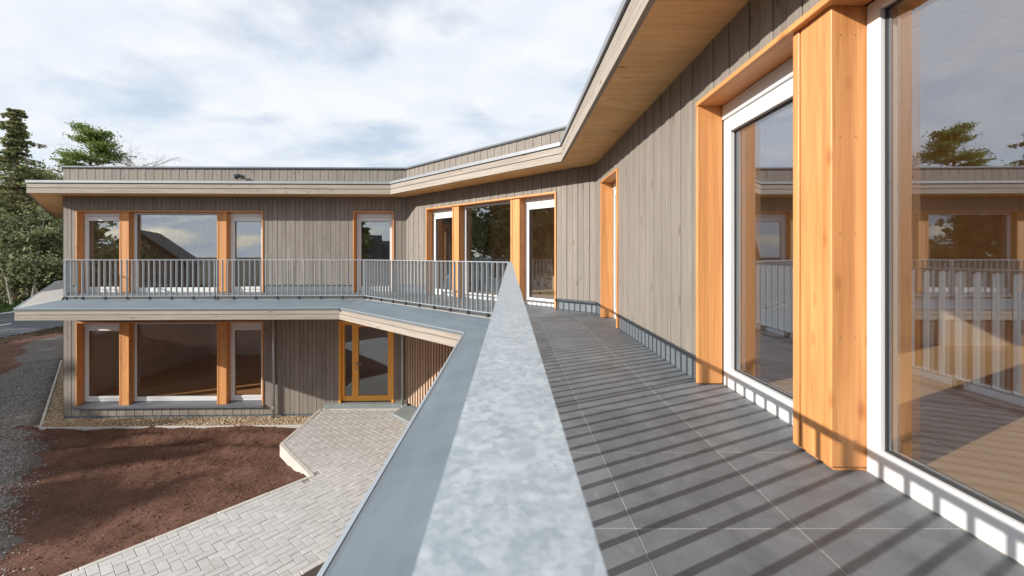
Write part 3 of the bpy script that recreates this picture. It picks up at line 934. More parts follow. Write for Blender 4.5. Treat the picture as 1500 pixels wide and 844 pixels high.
# ------------------------------------------------------------------ railing
rail = link('balcony_railing', None, None, None, T(0, 2.0, 0.0))
tag(rail, 'galvanised steel railing with flat handrail and thin upright bars round the balcony', 'railing')
RD = [1.47, 1.60, 1.70, -0.12]
pts = [Vector((0.0, -5.0)), corner(1, RD), corner(2, RD), corner(3, RD)]
pts.append(isect(pts[3], U[3], P[2]+N[2]*0.03, U[2]))
BT, BD = 0.010, 0.050
for k in range(4):
    a, b_ = pts[k], pts[k+1]
    u = (b_-a).normalized(); ln = (b_-a).length; nn = Vector((-u.y, u.x))
    ang = math.atan2(u.y, u.x)
    def at(s, z): 
        p = a + u*s
        return T(p.x, p.y, z) @ Matrix.Rotation(ang, 4, 'Z')
    def mitre(name, wid, z0, z1, ch, mat, s0=0.0, s1=None):
        s1 = ln if s1 is None else s1
        bm = bmesh.new(); add_box(bm, -(s1-s0)/2, (s1-s0)/2, -wid/2, wid/2, 0, z1-z0, ch)
        return link(name, bm_mesh(name, bm), mat, rail, at((s0+s1)/2, z0))
    # handrail mitred at corners: build as a polygon
    def rcorner(j, off):
        if j == 0: return pts[0] + Vector((-1, 0))*off
        if j == 4: return pts[4] + nn*off
        u0 = (pts[j]-pts[j-1]).normalized(); u1 = (pts[j+1]-pts[j]).normalized()
        return isect(pts[j]+Vector((-u0.y, u0.x))*off, u0, pts[j]+Vector((-u1.y, u1.x))*off, u1)
    q = [rcorner(k, -0.0305), rcorner(k+1, -0.0305), rcorner(k+1, 0.0305), rcorner(k, 0.0305)]
    hw_ = slab_piece('handrail', q, 0.888, 0.900, 0.0030, M['galv'], rail, ang)
    # panels
    npan = max(1, round(ln/3.45))
    for pn in range(npan):
        s0, s1 = ln*pn/npan, ln*(pn+1)/npan
        e0, e1 = s0+0.022, s1-0.022
        mitre('bottom_rail', 0.05, 0.068, 0.080, 0.002, M['galv'], e0, e1)
        nb = max(2, round((e1-e0)/0.1225))
        for j in range(nb+1):
            s = e0 + (e1-e0)*j/nb
            s = min(max(s, e0+0.006), e1-0.006)
            nm = 'post' if j in (0, nb) else 'baluster'
            t = 0.014 if nm == 'post' else BT
            link(nm, box_mesh(nm, t, BD, 0.889-0.080 if nm == 'baluster' else 0.889-0.0801, M['galv'], 0.0015), None, rail, at(s, 0.080))
            if j % 4 == 0 or j == nb:
                link('foot', box_mesh('foot', 0.05, 0.04, 0.062, M['dark_metal'], 0.003), None, rail, at(s, 0.006 - 0.004))

# ------------------------------------------------------------------ ground
bm = bmesh.new()
S_ = 900
for x, y in ((-S_, -S_), (S_, -S_), (S_, S_), (-S_, S_)): bm.verts.new((x, y, -3.62))
bm.faces.new(bm.verts[:])
link('ground', bm_mesh('ground', bm), M['ground'], None, None, 'structure')

# path geometry
pd = Vector((0.641, 0.768)).normalized(); pnr = Vector((pd.y, -pd.x))
PZ = -3.12
c0 = Vector((-3.64, 7.91))
dd = c0 - pd*6.2
W_ = 2.24
ee = dd + pnr*W_
R_poly = [Vector((-5.02, 11.30)), Vector((-4.95, 9.25)), c0, dd, ee, ee + pd*7.4, Vector((-1.75, 9.75)), Vector((-2.42, 10.83)), Vector((-2.80, 11.28))]
def in_poly(p, poly):
    c = False; j = len(poly)-1
    for i in range(len(poly)):
        a, b_ = poly[i], poly[j]
        if (a.y > p.y) != (b_.y > p.y) and p.x < (b_.x-a.x)*(p.y-a.y)/(b_.y-a.y)+a.x: c = not c
        j = i
    return c
def seg_dist(p, a, b_):
    ab = b_-a; t = max(0, min(1, (p-a).dot(ab)/ab.dot(ab))); return (p-(a+ab*t)).length

# soil: lumpy sheet in front of the left wing
def soil_h(x, y):
    p = Vector((x, y))
    h = GROUND + 0.02
    d = seg_dist(p, c0, dd)
    h += 0.185*math.exp(-(d/0.9)**2)
    h += 0.05*(mnoise.noise(Vector((x*0.5, y*0.9, 3.1))))
    h += 0.040*mnoise.noise(Vector((x*1.7, y*2.4, 1.0))) + 0.015*mnoise.noise(Vector((x*5, y*5, 7.0))) + 0.017*mnoise.noise(Vector((x*12, y*12, 2.0))) + 0.014*abs(mnoise.noise(Vector((x*24, y*24, 4.0))))
    # ruts parallel to the building
    for yc, dep, wd in ((9.75, 0.07, 0.22), (9.05, 0.05, 0.3)):
        yy = y - yc - 0.18*math.sin(x*0.7)
        h -= dep*math.exp(-(yy/wd)**2) - 0.6*dep*math.exp(-((yy-0.32)/0.14)**2)
    # drop away from the paver apron at its open edge
    d2 = min(seg_dist(p, Vector((-4.95, 9.25)), Vector((-5.02, 11.3))), seg_dist(p, Vector((-4.95, 9.25)), c0))
    h -= 0.05*math.exp(-(d2/0.5)**2)
    return min(h, PZ-0.025) if d < 0.5 else h
def grid(name, x0, x1, y0, y1, st, hf, mat, kind, skip=None):
    nx, ny = int((x1-x0)/st)+1, int((y1-y0)/st)+1
    vs = []; fs = []
    for j in range(ny):
        for i in range(nx):
            x = x0+(x1-x0)*i/(nx-1); y = y0+(y1-y0)*j/(ny-1)
            vs.append((x, y, hf(x, y)))
    for j in range(ny-1):
        for i in range(nx-1):
            a = j*nx+i; fs.append((a, a+1, a+nx+1, a+nx))
    me = bpy.data.meshes.new(name); me.from_pydata(vs, [], fs)
    me.polygons.foreach_set('use_smooth', [True]*len(fs))
    return link(name, me, mat, None, None, kind)
def strip_front(x): return 11.22 + (x+11.85)*0.0254 - 0.60      # outer edge of the pebble strip
def soil_z(x, y):
    h = soil_h(x, y)
    f = strip_front(x)
    d3 = (Vector((x, y))-P[3]).dot(N[3])
    if (y > f - 0.02 and x > -12.2) or (d3 < 0.43 and y > 10.5 and x < -11.6): h = min(h, GROUND-0.06)
    if in_poly(Vector((x, y)), R_poly): h = min(h, PZ-0.12)
    return h
grid('soil', -14.0, 3.0, 2.6, 12.6, 0.038, soil_z, M['soil'], 'structure')
def far_soil(x, y):
    h = GROUND - 0.02 + 0.10*mnoise.noise(Vector((x*0.35, y*0.35, 0.3))) + 0.05*mnoise.noise(Vector((x*1.4, y*1.4, 4.0))) + 0.02*mnoise.noise(Vector((x*5, y*5, 9)))
    if x > -13.9 and y > 2.8 and y < 12.4: h -= 0.25*min(1, (x+13.9)/0.6)
    d = (Vector((x, y))-P[3]).dot(N[3])
    if d < 0.45 and y > 10.4: h = min(h, GROUND-0.10)
    return h
grid('soil', -26.5, 3.0, -12, 34, 0.30, far_soil, M['soil'], 'structure')
def track_z(x, y):
    d = (Vector((x, y))-P[3]).dot(N[3])
    h = far_soil(x, y) + 0.035*mnoise.noise(Vector((x*2.2, y*2.2, 5)))
    if 0.72 < d < 2.9 and y > 10.3: h = max(h, GROUND-0.04) + 0.03
    elif 12.0 < -x < 13.6 and y <= 10.6: h += 0.05 + 0.03*mnoise.noise(Vector((x*1.3, y*1.3, 5)))
    else: h -= 0.3
    return h
def track_z2(x, y):
    # track hugs the kerb beside the left wing then runs towards the viewer
    d = (Vector((x, y))-P[3]).dot(N[3])
    e = d-0.45
    wob = 0.8*mnoise.noise(Vector((x*0.5, y*0.5, 2.0))) + 0.35*mnoise.noise(Vector((x*2.1, y*2.1, 2.0)))
    lim = 0.95 + 0.45*wob
    z = GROUND+0.05+0.035*mnoise.noise(Vector((x*2.5, y*2.5, 5)))+0.02*mnoise.noise(Vector((x*9, y*9, 5)))
    lo = -0.02 if y >= 10.4 else -0.05 + 0.35*mnoise.noise(Vector((x*0.9, y*0.9, 8)))
    if e > lim: z -= 0.22*(e-lim)
    if e < lo: z -= (0.9 if y >= 10.4 else 0.3)*(lo-e)
    return max(z, GROUND-0.4)
grid('gravel_track', -24, -4.0, 3.0, 24, 0.10, track_z2, M['track'], 'structure')

# pebble strip and kerb edging
def pebbles(name, pts_, r0, r1, mat, label=None):
    vs = []; fs = []
    base = np.array([(1,0,0),(-1,0,0),(0,1,0),(0,-1,0),(0,0,1),(0,0,-1)], float)
    tri = [(0,2,4),(2,1,4),(1,3,4),(3,0,4),(2,0,5),(1,2,5),(3,1,5),(0,3,5)]
    for x, y, z in pts_:
        r = random.uniform(r0, r1)
        a = random.uniform(0, 6.28)
        v = base*np.array([r*random.uniform(.8, 1.4), r*random.uniform(.7, 1.1), r*random.uniform(.5, .9)])
        v += rng.normal(0, r*0.18, v.shape)
        ca, sa = math.cos(a), math.sin(a)
        v = v @ np.array([[ca, sa, 0], [-sa, ca, 0], [0, 0, 1]])
        o = len(vs)
        vs += [(p[0]+x, p[1]+y, p[2]+z) for p in v]
        fs += [(t[0]+o, t[1]+o, t[2]+o) for t in tri]
    me = bpy.data.meshes.new(name); me.from_pydata(vs, [], fs)
    return link(name, me, mat, None, None, 'stuff')
bed = strip('pebble_bed', 2, dl(-0.1), dl(0.60, 0.60, 0.60, 0.34), GROUND+0.01, GROUND+0.01, 0.2, M['pebble'], None, 'structure')
strip('pebble_bed', 3, dl(-0.1), dl(0.60, 0.60, 0.60, 0.34), GROUND+0.01, GROUND+0.01, 0.2, M['pebble'], None, 'structure')
pp = []
for _ in range(6500):
    s = random.uniform(1.9, L[2]+0.3); d = random.uniform(-0.02, 0.60)
    p = P[2]+U[2]*s+N[2]*d; pp.append((p.x, p.y, GROUND+0.015+random.uniform(0, 0.015)))
for _ in range(2300):
    s = random.uniform(-0.1, 9); d = random.uniform(0.0, 0.33)
    p = P[3]+U[3]*s+N[3]*d; pp.append((p.x, p.y, GROUND+0.015+random.uniform(0, 0.015)))
pebbles('pebble_strip', pp, 0.012, 0.03, M['pebble'])
pp = []
for _ in range(16000):
    x, y = random.uniform(-13.5, -0.9), random.uniform(4.2, 12.2)
    if in_poly(Vector((x, y)), R_poly): continue
    z = soil_z(x, y)
    if z > GROUND-0.2: pp.append((x, y, z+0.003))
pebbles('soil_clods', pp, 0.004, 0.022, M['clod'])
pp = []
for _ in range(34000):
    d = random.gauss(0.90, 0.30); t = random.uniform(-8.5, 9)
    p = P[3]+U[3]*t+N[3]*d
    if d < 0.43 and p.y > 10.3 and p.x < -11: continue
    if p.y > 10.5 and p.x > -12.4: continue
    zz = max(track_z2(p.x, p.y), soil_z(p.x, p.y) if p.x > -13.9 and p.y < 12.5 else far_soil(p.x, p.y))
    pp.append((p.x, p.y, zz+0.003))
pebbles('track_stones', pp, 0.005, 0.018, M['stone'])
kerb = link('kerb_edging', None, None, None, T(-11.85, 10.6, GROUND))
tag(kerb, 'pale concrete edging stones bordering the beige pebble strip round the left wing', 'kerb')
ke = [corner(3, [0, 0, 0.60, 0.34]), None]
for i, s0, s1 in ((2, 2.15, None), (3, None, 9.0)):
    cpt = corner(3, [0, 0, 0.60, 0.34]); cpo = corner(3, [0, 0, 0.66, 0.42])
    if i == 2:
        e = (cpt-P[2]).dot(U[2]); s = s0; end = e
    else:
        e = (cpt-P[3]).dot(U[3]); s = e; end = s1
    off_ = 0.60 if i == 2 else 0.34
    while s < end-0.05:
        s2 = min(end, s+1.0)
        sbox('edging_stone', i, s+0.003, s2-0.003, off_+(0.0 if i == 2 else 0.0), off_+0.062, GROUND-0.15, GROUND+0.05+random.uniform(-.004, .004), M['concrete'], kerb, 0.006)
        s = s2

# paved path: bed, pavers, kerbs
bm = bmesh.new()
add_slab(bm, [Vector((p.x, p.y, 0)) for p in R_poly], PZ-0.2, PZ-0.012, 0.0)
bmesh.ops.triangulate(bm, faces=bm.faces[:])
path = link('paved_path', bm_mesh('paved_path', bm), M['mortar'], None, None, 'structure')
w = 0.122
ang = math.atan2(pd.y, pd.x)
def to_w(a, b_): return c0 + pd*a + pnr*b_
cand = []
for r_ in range(-45, 60):
    for k in range(-70, 70):
        m4 = (k - r_) % 4
        if m4 == 0: cell = (k*w, (k+2)*w, r_*w, (r_+1)*w)
        elif m4 == 2: cell = (k*w, (k+1)*w, (r_-1)*w, (r_+1)*w)
        else: continue
        a0, a1, b0, b1 = cell
        g = 0.003
        poly = [to_w(a0+g, b0+g), to_w(a0+g, b1-g), to_w(a1-g, b1-g), to_w(a1-g, b0+g)]
        ins = [in_poly(p, R_poly) for p in poly]
        if not any(ins): continue
        if not all(ins):
            for q in range(len(R_poly)):
                A, B = R_poly[q], R_poly[(q+1) % len(R_poly)]
                cm = (poly[0]+poly[2])/2 if len(poly) > 3 else poly[0]
                if seg_dist(cm, A, B) < 0.2:
                    nv = Vector((-(B-A).y, (B-A).x)).normalized()
                    mid = (A+B)/2
                    if not in_poly(mid+nv*0.01, R_poly): nv = -nv
                    poly = clip_half(poly, A, nv)
                    if len(poly) < 3: break
        if len(poly) < 3: continue
        ar = sum(poly[q].x*poly[(q+1)%len(poly)].y-poly[(q+1)%len(poly)].x*poly[q].y for q in range(len(poly)))/2
        if abs(ar) < 0.0012: continue
        if ar < 0: poly = poly[::-1]
        cen = sum(poly, Vector((0, 0)))/len(poly)
        cand.append((cen, poly))
def seen(c):
    px = 747+620*c.x/max(c.y, .1); py = 374+620*(1-PZ)/max(c.y, .1)
    return 0 < px < 700 and py < 900 and (px-747) < -0.57*(py-374)
vis = sorted([q for q in cand if seen(q[0])], key=lambda q: q[0].y)
top = set(id(q) for q in vis[:300])
bmj = bmesh.new()
for q in cand:
    z = PZ + random.uniform(-0.002, 0.003)
    if id(q) in top: slab_piece('paver', q[1], PZ-0.06, z, 0.0035, M['paver'], path, ang)
    else: add_slab(bmj, [Vector((p.x, p.y, 0)) for p in q[1]], PZ-0.06, z, 0.005)
link('paver_field', bm_mesh('paver_field', bmj), M['paver'], path, None, 'stuff')
def kerb_run(A, B, side, ztop):
    u = (B-A).normalized(); ln = (B-A).length; nn = Vector((-u.y, u.x))*side
    k = max(1, round(ln/0.8))
    for q in range(k):
        a, b_ = A+u*(ln*q/k+0.003), A+u*(ln*(q+1)/k-0.003)
        poly = [a, b_, b_+nn*0.075, a+nn*0.075]
        if side < 0: poly = poly[::-1]
        slab_piece('kerb_stone', poly, PZ-0.25, ztop+random.uniform(-.003, .003), 0.006, M['concrete'], path, math.atan2(u.y, u.x))
kerb_run(R_poly[0], R_poly[1], -1, PZ+0.006)
kerb_run(R_poly[1], R_poly[2], -1, PZ+0.006)
kerb_run(R_poly[2], R_poly[3], -1, PZ+0.004)
kerb_run(R_poly[4], R_poly[5], -1, PZ+0.006)
kerb_run(Vector((-5.02, 11.30)), Vector((-2.80, 11.28)), 1, PZ+0.02)

# ------------------------------------------------------------------ road and verge beyond
rd = Vector((-0.20, 1.0)).normalized(); rn = Vector((-rd.y, rd.x))
def road_strip(name, o0, o1, t0, t1, z, mat, kind='structure', parent=None):
    b0 = Vector((-27.1, 24.0))
    bm = bmesh.new()
    q = [b0+rd*t0+rn*o0, b0+rd*t1+rn*o0, b0+rd*t1+rn*o1, b0+rd*t0+rn*o1]
    add_slab(bm, [Vector((p.x, p.y, 0)) for p in q[::-1]], z-0.1, z, 0.0)
    bmesh.ops.recalc_face_normals(bm, faces=bm.faces[:])
    return link(name, bm_mesh(name, bm), mat, parent, None, kind)
road = road_strip('road', 0, 10.0, -90, 120, -3.40, M['asphalt'])
for t in range(-60, 60, 6):
    road_strip('road_marking', 4.2, 4.4, t+1.2, t+4.2, -3.394, M['paint'], None, road)
road_strip('road_marking', 9.5, 9.65, -90, 120, -3.394, M['paint'], None, road)
road_strip('grass_verge', 10.0, 22, -90, 120, -3.36, M['grass'])
road_strip('grass_verge', -0.7, 0.0, -90, 120, -3.39, M['ground'])
# grass tufts on both verges
def tufts(n_, o0, o1, t0, t1, z, h, mat):
    b0 = Vector((-27.1, 24.0)); vs = []; fs = []
    for _ in range(n_):
        p = b0+rd*random.uniform(t0, t1)+rn*random.uniform(o0, o1)
        for _k in range(4):
            a = random.uniform(0, 6.28); hh = h*random.uniform(.5, 1.3); o = len(vs)
            dx, dy = math.cos(a), math.sin(a)
            vs += [(p.x-dy*.02, p.y+dx*.02, z), (p.x+dy*.02, p.y-dx*.02, z), (p.x+dx*hh*.5, p.y+dy*hh*.5, z+hh)]
            fs.append((o, o+1, o+2))
    me = bpy.data.meshes.new('grass_tufts'); me.from_pydata(vs, [], fs)
    link('grass_tufts', me, mat, None, None, 'stuff')
tufts(3500, -1.4, 0.1, -6, 16, -3.40, 0.10, M['drygrass'])
tufts(5000, 10.0, 18.0, 0, 26, -3.36, 0.25, M['grass'])

# ------------------------------------------------------------------ trees
def branch_mesh(bm, p, d, ln, r, depth, tips, spread=0.6, up=0.05, seg=5, shrink=0.68, kids=(2, 4)):
    q = [p]
    dd_ = d.copy()
    rr = [r]
    stp = 4
    for k in range(stp):
        dd_ = (dd_ + Vector((random.gauss(0, .12), random.gauss(0, .12), random.gauss(up, .08)))).normalized()
        q.append(q[-1]+dd_*ln/stp); rr.append(r*(1-0.55*(k+1)/stp))
    tube(bm, q, rr, seg)
    tips.append((q[-1], dd_, ln))
    tips.append((q[2], dd_, ln))
    if depth <= 0: return
    for _ in range(random.randint(*kids)):
        t = random.randint(1, stp)
        nd = (dd_ + Vector((random.gauss(0, spread), random.gauss(0, spread), random.gauss(0.05, spread*0.6)))).normalized()
        branch_mesh(bm, q[t], nd, ln*shrink*random.uniform(.75, 1.15), rr[t]*0.62, depth-1, tips, spread, up, max(3, seg-1), shrink, kids)

def cards(pts_, size, flat=0.0):
    """small leaf-cluster quads, numpy arrays"""
    k = len(pts_)
    c = np.array(pts_)
    a = rng.normal(size=(k, 3)); a /= np.linalg.norm(a, axis=1)[:, None]
    b_ = rng.normal(size=(k, 3)); b_[:, 2] *= (1-flat)
    b_ -= a*(a*b_).sum(1)[:, None]; b_ /= np.linalg.norm(b_, axis=1)[:, None]
    if flat:
        a[:, 2] *= (1-flat)
    s = size*rng.uniform(.5, 1.35, size=(k, 1))
    v = np.stack([c-a*s*0.5, c+b_*s*0.22, c+a*s*0.5, c-b_*s*0.22], 1).reshape(-1, 3)
    f = np.arange(4*k).reshape(-1, 4)
    return v, f

def crown_obj(name, pts_, size, mat, parent, mw, flat=0.0):
    v, f = cards(pts_, size, flat)
    me = bpy.data.meshes.new(name); me.from_pydata(v.tolist(), [], f.tolist())
    return link(name, me, mat, parent, mw)

def tree_root(kind, x, y, z, label, cat='tree', group=None):
    t = link(kind, None, None, None, T(x, y, z)); tag(t, label, cat, group); return t

def spruce(x, y, z, h, r, label, nl=9000, ragged=0.25, bare=0.12, group=None, size=0.38):
    t = tree_root('spruce_tree', x, y, z, label, 'tree', group); mw = Wm[t.name]
    bm = bmesh.new(); tube(bm, [(0, 0, 0), (0.1, 0, h*.5), (0, 0, h*.97)], [h*.016, h*.011, .02], 8)
    pts_ = []
    tiers = int(h*2.0)
    per = max(6, nl//(tiers*7))
    for k in range(tiers):
        f = bare + (1-bare)*k/tiers
        zz = h*f
        rad = r*(1-f)**0.75*random.uniform(1-ragged, 1+ragged*.5) + .25
        for j in range(7):
            a = random.uniform(0, 6.28); rl = rad*random.uniform(.55, 1.1)
            droop = -0.18*rl
            tube(bm, [(0, 0, zz), (math.cos(a)*rl*.5, math.sin(a)*rl*.5, zz+droop*.3), (math.cos(a)*rl, math.sin(a)*rl, zz+droop*.6)], [.05, .03, .01], 3)
            for _ in range(per):
                q = random.random()**0.7
                wv = 0.32*rl*(1-q*.6)
                pts_.append((math.cos(a)*rl*q+random.gauss(0, wv*.5), math.sin(a)*rl*q+random.gauss(0, wv*.5), zz+droop*q*.6-abs(random.gauss(0, .16))))
    link('trunk', bm_mesh('trunk', bm), M['pinebark'], t, mw)
    crown_obj('crown', pts_, size, M['needle'], t, mw, 0.3)
    return t

def pine(x, y, z, h, r, label, nl=9000, group=None, lean=0.6):
    t = tree_root('pine_tree', x, y, z, label, 'tree', group); mw = Wm[t.name]
    bm = bmesh.new()
    tube(bm, [(0, 0, 0), (lean*.3, 0, h*.4), (lean*.8, .2, h*.7), (lean, 0, h*.95)], [h*.016, h*.013, h*.009, .05], 8)
    pts_ = []
    nb = 17
    for k in range(nb):
        f = 0.74+0.26*k/nb
        a = random.uniform(0, 6.28) if k % 3 else (0.2 if k % 2 else 3.0)
        rl = r*random.uniform(.45, 1.05)*(1.0 if f < .9 else .75)
        b0 = Vector((lean*min(1, f), 0.1, h*f-0.3))
        e = b0+Vector((math.cos(a)*rl, math.sin(a)*rl, random.uniform(.0, .9)))
        tube(bm, [b0, b0.lerp(e, .5)+Vector((0, 0, -.1)), e], [.10, .06, .02], 4)
        for c_ in range(3):
            cc_ = b0.lerp(e, 0.45+0.3*c_)
            rc = r*random.uniform(.16, .30)
            for _ in range(nl//(nb*3)):
                pts_.append((cc_.x+random.gauss(0, rc), cc_.y+random.gauss(0, rc), cc_.z+.15+random.gauss(0, rc*.30)))
    link('trunk', bm_mesh('trunk', bm), M['pinebark'], t, mw)
    crown_obj('crown', pts_, 0.34, M['pine'], t, mw, 0.2)
    return t

def leafy(x, y, z, h, r, label, nl=5000, leaves='leaf', bark='bark', depth=4, kind='broadleaf_tree', size=0.3, tilt=0.05, group=None, low=0.15):
    t = tree_root(kind, x, y, z, label, 'tree', group); mw = Wm[t.name]
    bm = bmesh.new(); tips = []
    d = Vector((random.gauss(0, tilt), random.gauss(0, tilt), 1)).normalized()
    q = [Vector((0, 0, 0))]; rr = [h*.013]
    for k in range(6):
        d = (d+Vector((random.gauss(0, .06), random.gauss(0, .06), .02))).normalized()
        q.append(q[-1]+d*h*.80/6); rr.append(h*.013*(1-.75*(k+1)/6))
    tube(bm, q, rr, 7)
    for k in range(1, 7):
        f = k/6
        if f < low: continue
        for _ in range(3):
            a = random.uniform(0, 6.28)
            nd = Vector((math.cos(a), math.sin(a), random.uniform(.25, .9))).normalized()
            branch_mesh(bm, q[k], nd, r*random.uniform(.5, .9)*(1.1-.5*f), rr[k]*.6, depth-2, tips, .55, .04, 4)
    link('trunk', bm_mesh('trunk', bm), M[bark], t, mw)
    if leaves:
        pts_ = []
        per = max(1, nl//len(tips))
        for p, dv, ln in tips:
            rc = ln*.33
            for _ in range(per):
                pts_.append((p.x+random.gauss(0, rc), p.y+random.gauss(0, rc), p.z+random.gauss(0, rc*.8)))
        crown_obj('crown', pts_, size, M[leaves], t, mw)
    return t

def bare(x, y, z, h, r, label, bark='birchbark', depth=3, group=None):
    t = tree_root('bare_tree', x, y, z, label, 'tree', group); mw = Wm[t.name]
    bm = bmesh.new(); tips = []
    d = Vector((0, 0, 1)); q = [Vector((0, 0, 0))]; rr = [h*.012]
    for k in range(6):
        d = (d+Vector((random.gauss(0, .05), random.gauss(0, .05), .02))).normalized()
        q.append(q[-1]+d*h*.85/6); rr.append(h*.012*(1-.8*(k+1)/6))
    tube(bm, q, rr, 7)
    link('trunk', bm_mesh('trunk', bm), M[bark], t, mw)
    bm = bmesh.new()
    for k in range(3, 7):
        for _ in range(8):
            a = random.uniform(0, 6.28)
            nd = Vector((math.cos(a), math.sin(a), random.uniform(.3, 1.0))).normalized()
            branch_mesh(bm, q[k], nd, r*random.uniform(.5, .85), max(.06, rr[k]*.5), depth, tips, .5, -.03, 4, .66, (4, 6))
    link('crown', bm_mesh('crown', bm), M['twig'], t, mw)
    return t

def by_px(px, Y): return (px-747)/620*Y
GZ = -3.45
WG = 'trees of the wood beyond the road'
spruce(by_px(24, 40), 40, GZ, 18.6, 6.8, 'tall ragged spruce rising above the wood at the left edge', 24000, .75, .2, WG, 0.32)
pine(by_px(118, 58), 58, GZ, 21.6, 2.7, 'scots pine with a flat layered crown above the roof of the left wing', 11000, WG, 1.4)
bare(by_px(192, 62), 62, GZ, 20.0, 5.6, 'leafless birch showing its brown twigs over the roof right of the pine', 'birchbark', 3, WG)
leafy(by_px(95, 52), 52, GZ, 16.2, 4.2, 'thin grey green tree just behind the foot of the scots pine', 3500, 'leaf', 'bark', 4, 'broadleaf_tree', .3, .05, WG)
leafy(by_px(150, 56), 56, GZ, 15.8, 4.0, 'low olive green tree peeping over the parapet below the pine', 3000, 'leaf', 'bark', 4, 'broadleaf_tree', .3, .05, WG)
leafy(by_px(62, 45), 45, GZ, 13.6, 4.0, 'twiggy half bare tree between the tall spruce and the roof corner', 2600, 'drygrass', 'bark', 4, 'broadleaf_tree', .26, .05, WG)
leafy(by_px(72, 40.5), 40.5, GZ, 9.6, 3.6, 'dark ivy clad tree beside the left end of the roof overhang', 6000, 'leaf', 'bark', 4, 'broadleaf_tree', .28, .05, WG)
leafy(by_px(18, 36.5), 36.5, GZ, 8.5, 3.4, 'pale trunked young tree in front of the wood at the left edge', 2600, 'leaf', 'birchbark', 4, 'broadleaf_tree', .24, .12, WG, .3)
leafy(by_px(46, 37.0), 37.0, GZ, 9.5, 3.4, 'leaning pale stemmed tree in front of the dark wood', 2600, 'leaf', 'birchbark', 4, 'broadleaf_tree', .24, .22, WG, .4)
for k, (px, Y, hh) in enumerate(((-8, 41, 11.5), (34, 43, 12.0), (60, 40, 10.0), (86, 43.5, 10.5), (104, 46, 11), (8, 38.5, 7.5), (78, 39, 6.5))):
    leafy(by_px(px, Y), Y, GZ, hh, 3.8, ['dark bushy tree at the very left edge of the wood', 'dense evergreen scrub tree under the tall spruce', 'shrubby tree at the edge of the grass verge', 'dark scrub tree half hidden by the left wing', 'scrub tree behind the left wing at the parapet end', 'low bush before the wood at the left edge', 'low dark bush beside the balcony ledge end'][k], 11000, 'leaf', 'bark', 4, 'scrub_tree', .36, .08, WG, .05)
leafy(by_px(44, 47), 47, GZ, 14.0, 4.4, 'olive green tree filling the gap right of the tall spruce', 9000, 'leaf', 'bark', 4, 'broadleaf_tree', .36, .05, WG)
leafy(by_px(78, 48), 48, GZ, 12.6, 4.2, 'mid green tree rising just above the left end of the fascia', 9000, 'leaf', 'bark', 4, 'broadleaf_tree', .36, .05, WG)
leafy(by_px(2, 46), 46, GZ, 13.0, 4.4, 'tall leafy tree cut by the left edge of the view', 9000, 'leaf', 'bark', 4, 'broadleaf_tree', .36, .05, WG)
# trees beside and behind the viewer, seen mirrored in the glass
MG = 'trees mirrored in the windows'
mir = [(-36, 9.5, 17, 'leafy'), (-38, 3, 14, 'leafy'), (-40, 17, 16, 'spruce'), (-43, 24, 14, 'leafy'), (-46, -22, 13, 'leafy'), (-15.8, -27, 10.5, 'spruce'), (-37, -3, 13, 'leafy'), (-22, -40, 9, 'leafy')]
lab = ['broad grey green tree left of the road mirrored in the angled windows', 'bushy tree left of the road mirrored beside the interior door', 'dark spruce left of the road mirrored in the nearest pane', 'broad tree mirrored at the edge of the nearest pane', 'wide tree mirrored left of the gabled house', 'dark conifer mirrored in the single balcony door', 'leafy tree left of the road mirrored in the balcony door glass', 'round tree behind the dark roofs mirrored in the glass']
for (x, y, hh, kd), lb in zip(mir, lab):
    if kd == 'spruce': spruce(x, y, GZ, hh, hh*.22, lb, 5000, .3, .08, MG, .45)
    else: leafy(x, y, GZ, hh, hh*.40, lb, 16000, 'leaf', 'bark', 4, 'broadleaf_tree', .75, .05, MG)

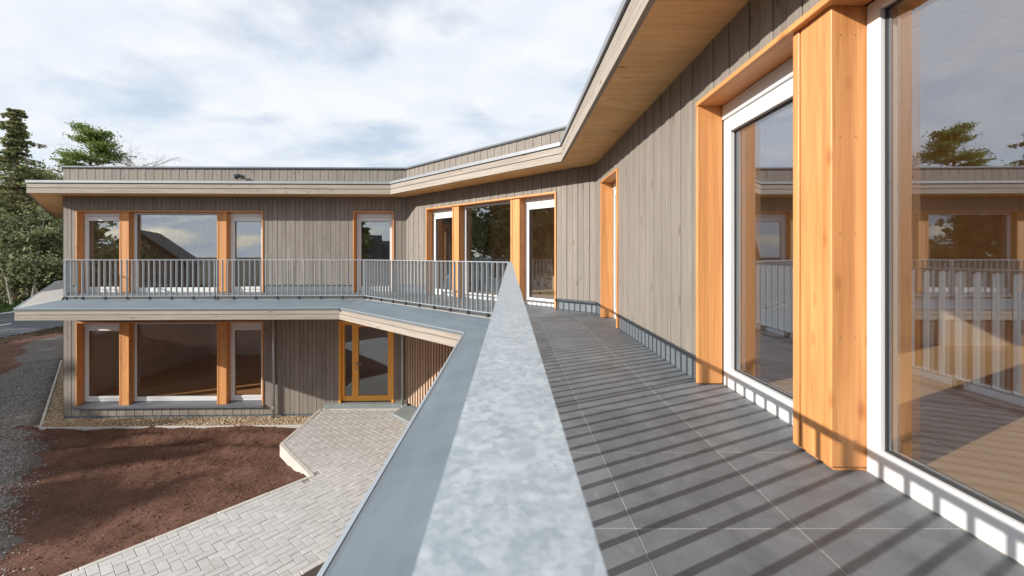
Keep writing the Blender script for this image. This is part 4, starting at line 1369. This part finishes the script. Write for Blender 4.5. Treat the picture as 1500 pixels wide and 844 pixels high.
# houses behind the viewer, mirrored in the left wing's windows
def house(x, y, rot, wx, wy, hw2, hr, wallm, label):
    t = link('gabled_house', None, None, None, T(x, y, -3.5) @ Matrix.Rotation(rot, 4, 'Z')); tag(t, label, 'house', 'houses mirrored in the windows')
    mw = Wm[t.name]
    bm = bmesh.new(); add_box(bm, -wx/2, wx/2, -wy/2, wy/2, 0, hw2)
    # gable ends
    for s in (-1, 1):
        v = [bm.verts.new((-wx/2, s*(wy/2-.001), hw2)), bm.verts.new((wx/2, s*(wy/2-.001), hw2)), bm.verts.new((0, s*(wy/2-.001), hr-.1))]
        bm.faces.new(v if s < 0 else v[::-1])
    link('wall', bm_mesh('wall', bm), wallm, t, mw)
    bm = bmesh.new(); o = .5
    for s in (-1, 1):
        sl = (hr-hw2)/(wx/2)
        a = [(0, -wy/2-o, hr), (0, wy/2+o, hr), (s*(wx/2+o), wy/2+o, hw2-sl*o), (s*(wx/2+o), -wy/2-o, hw2-sl*o)]
        lo = [bm.verts.new(p) for p in a]; hi = [bm.verts.new((p[0], p[1], p[2]+.22)) for p in a]
        bm.faces.new(lo); bm.faces.new(hi)
        for e in range(4): bm.faces.new([lo[e], lo[(e+1)%4], hi[(e+1)%4], hi[e]])
    bmesh.ops.recalc_face_normals(bm, faces=bm.faces[:])
    link('roof', bm_mesh('roof', bm), M['roof_tile'], t, mw)
    for s in (-1, 1):
        for (a, z) in ((-wx*.25, 1.0), (wx*.2, 1.0), (-.9, hw2+.2)):
            bm = bmesh.new(); ring(bm, a-.6, a+.9, z, z+1.35, .08, .08, .08, .08, s*wy/2-.03, s*wy/2+.05, 0)
            fr = link('window', bm_mesh('window', bm), M['white'], t, mw)
            bm = bmesh.new(); add_box(bm, a-.52, a+.82, s*wy/2-.02, s*wy/2+.02, z+.08, z+1.27)
            link('pane', bm_mesh('pane', bm), M['gasket'], fr, mw)
house(-46.3, -36, R(-26), 9.4, 12, 3.6, 7.5, M['brick_dark'], 'dark gabled house across the road mirrored in the wide balcony window')
house(-23.5, -42, R(75), 10, 12, 3.4, 7.4, M['wall_white'], 'pale house with a dark roof mirrored in the narrow balcony window')
house(-16, -46, R(85), 11, 13, 3.0, 6.6, M['brick_dark'], 'low dark roofed house mirrored beside the conifer')
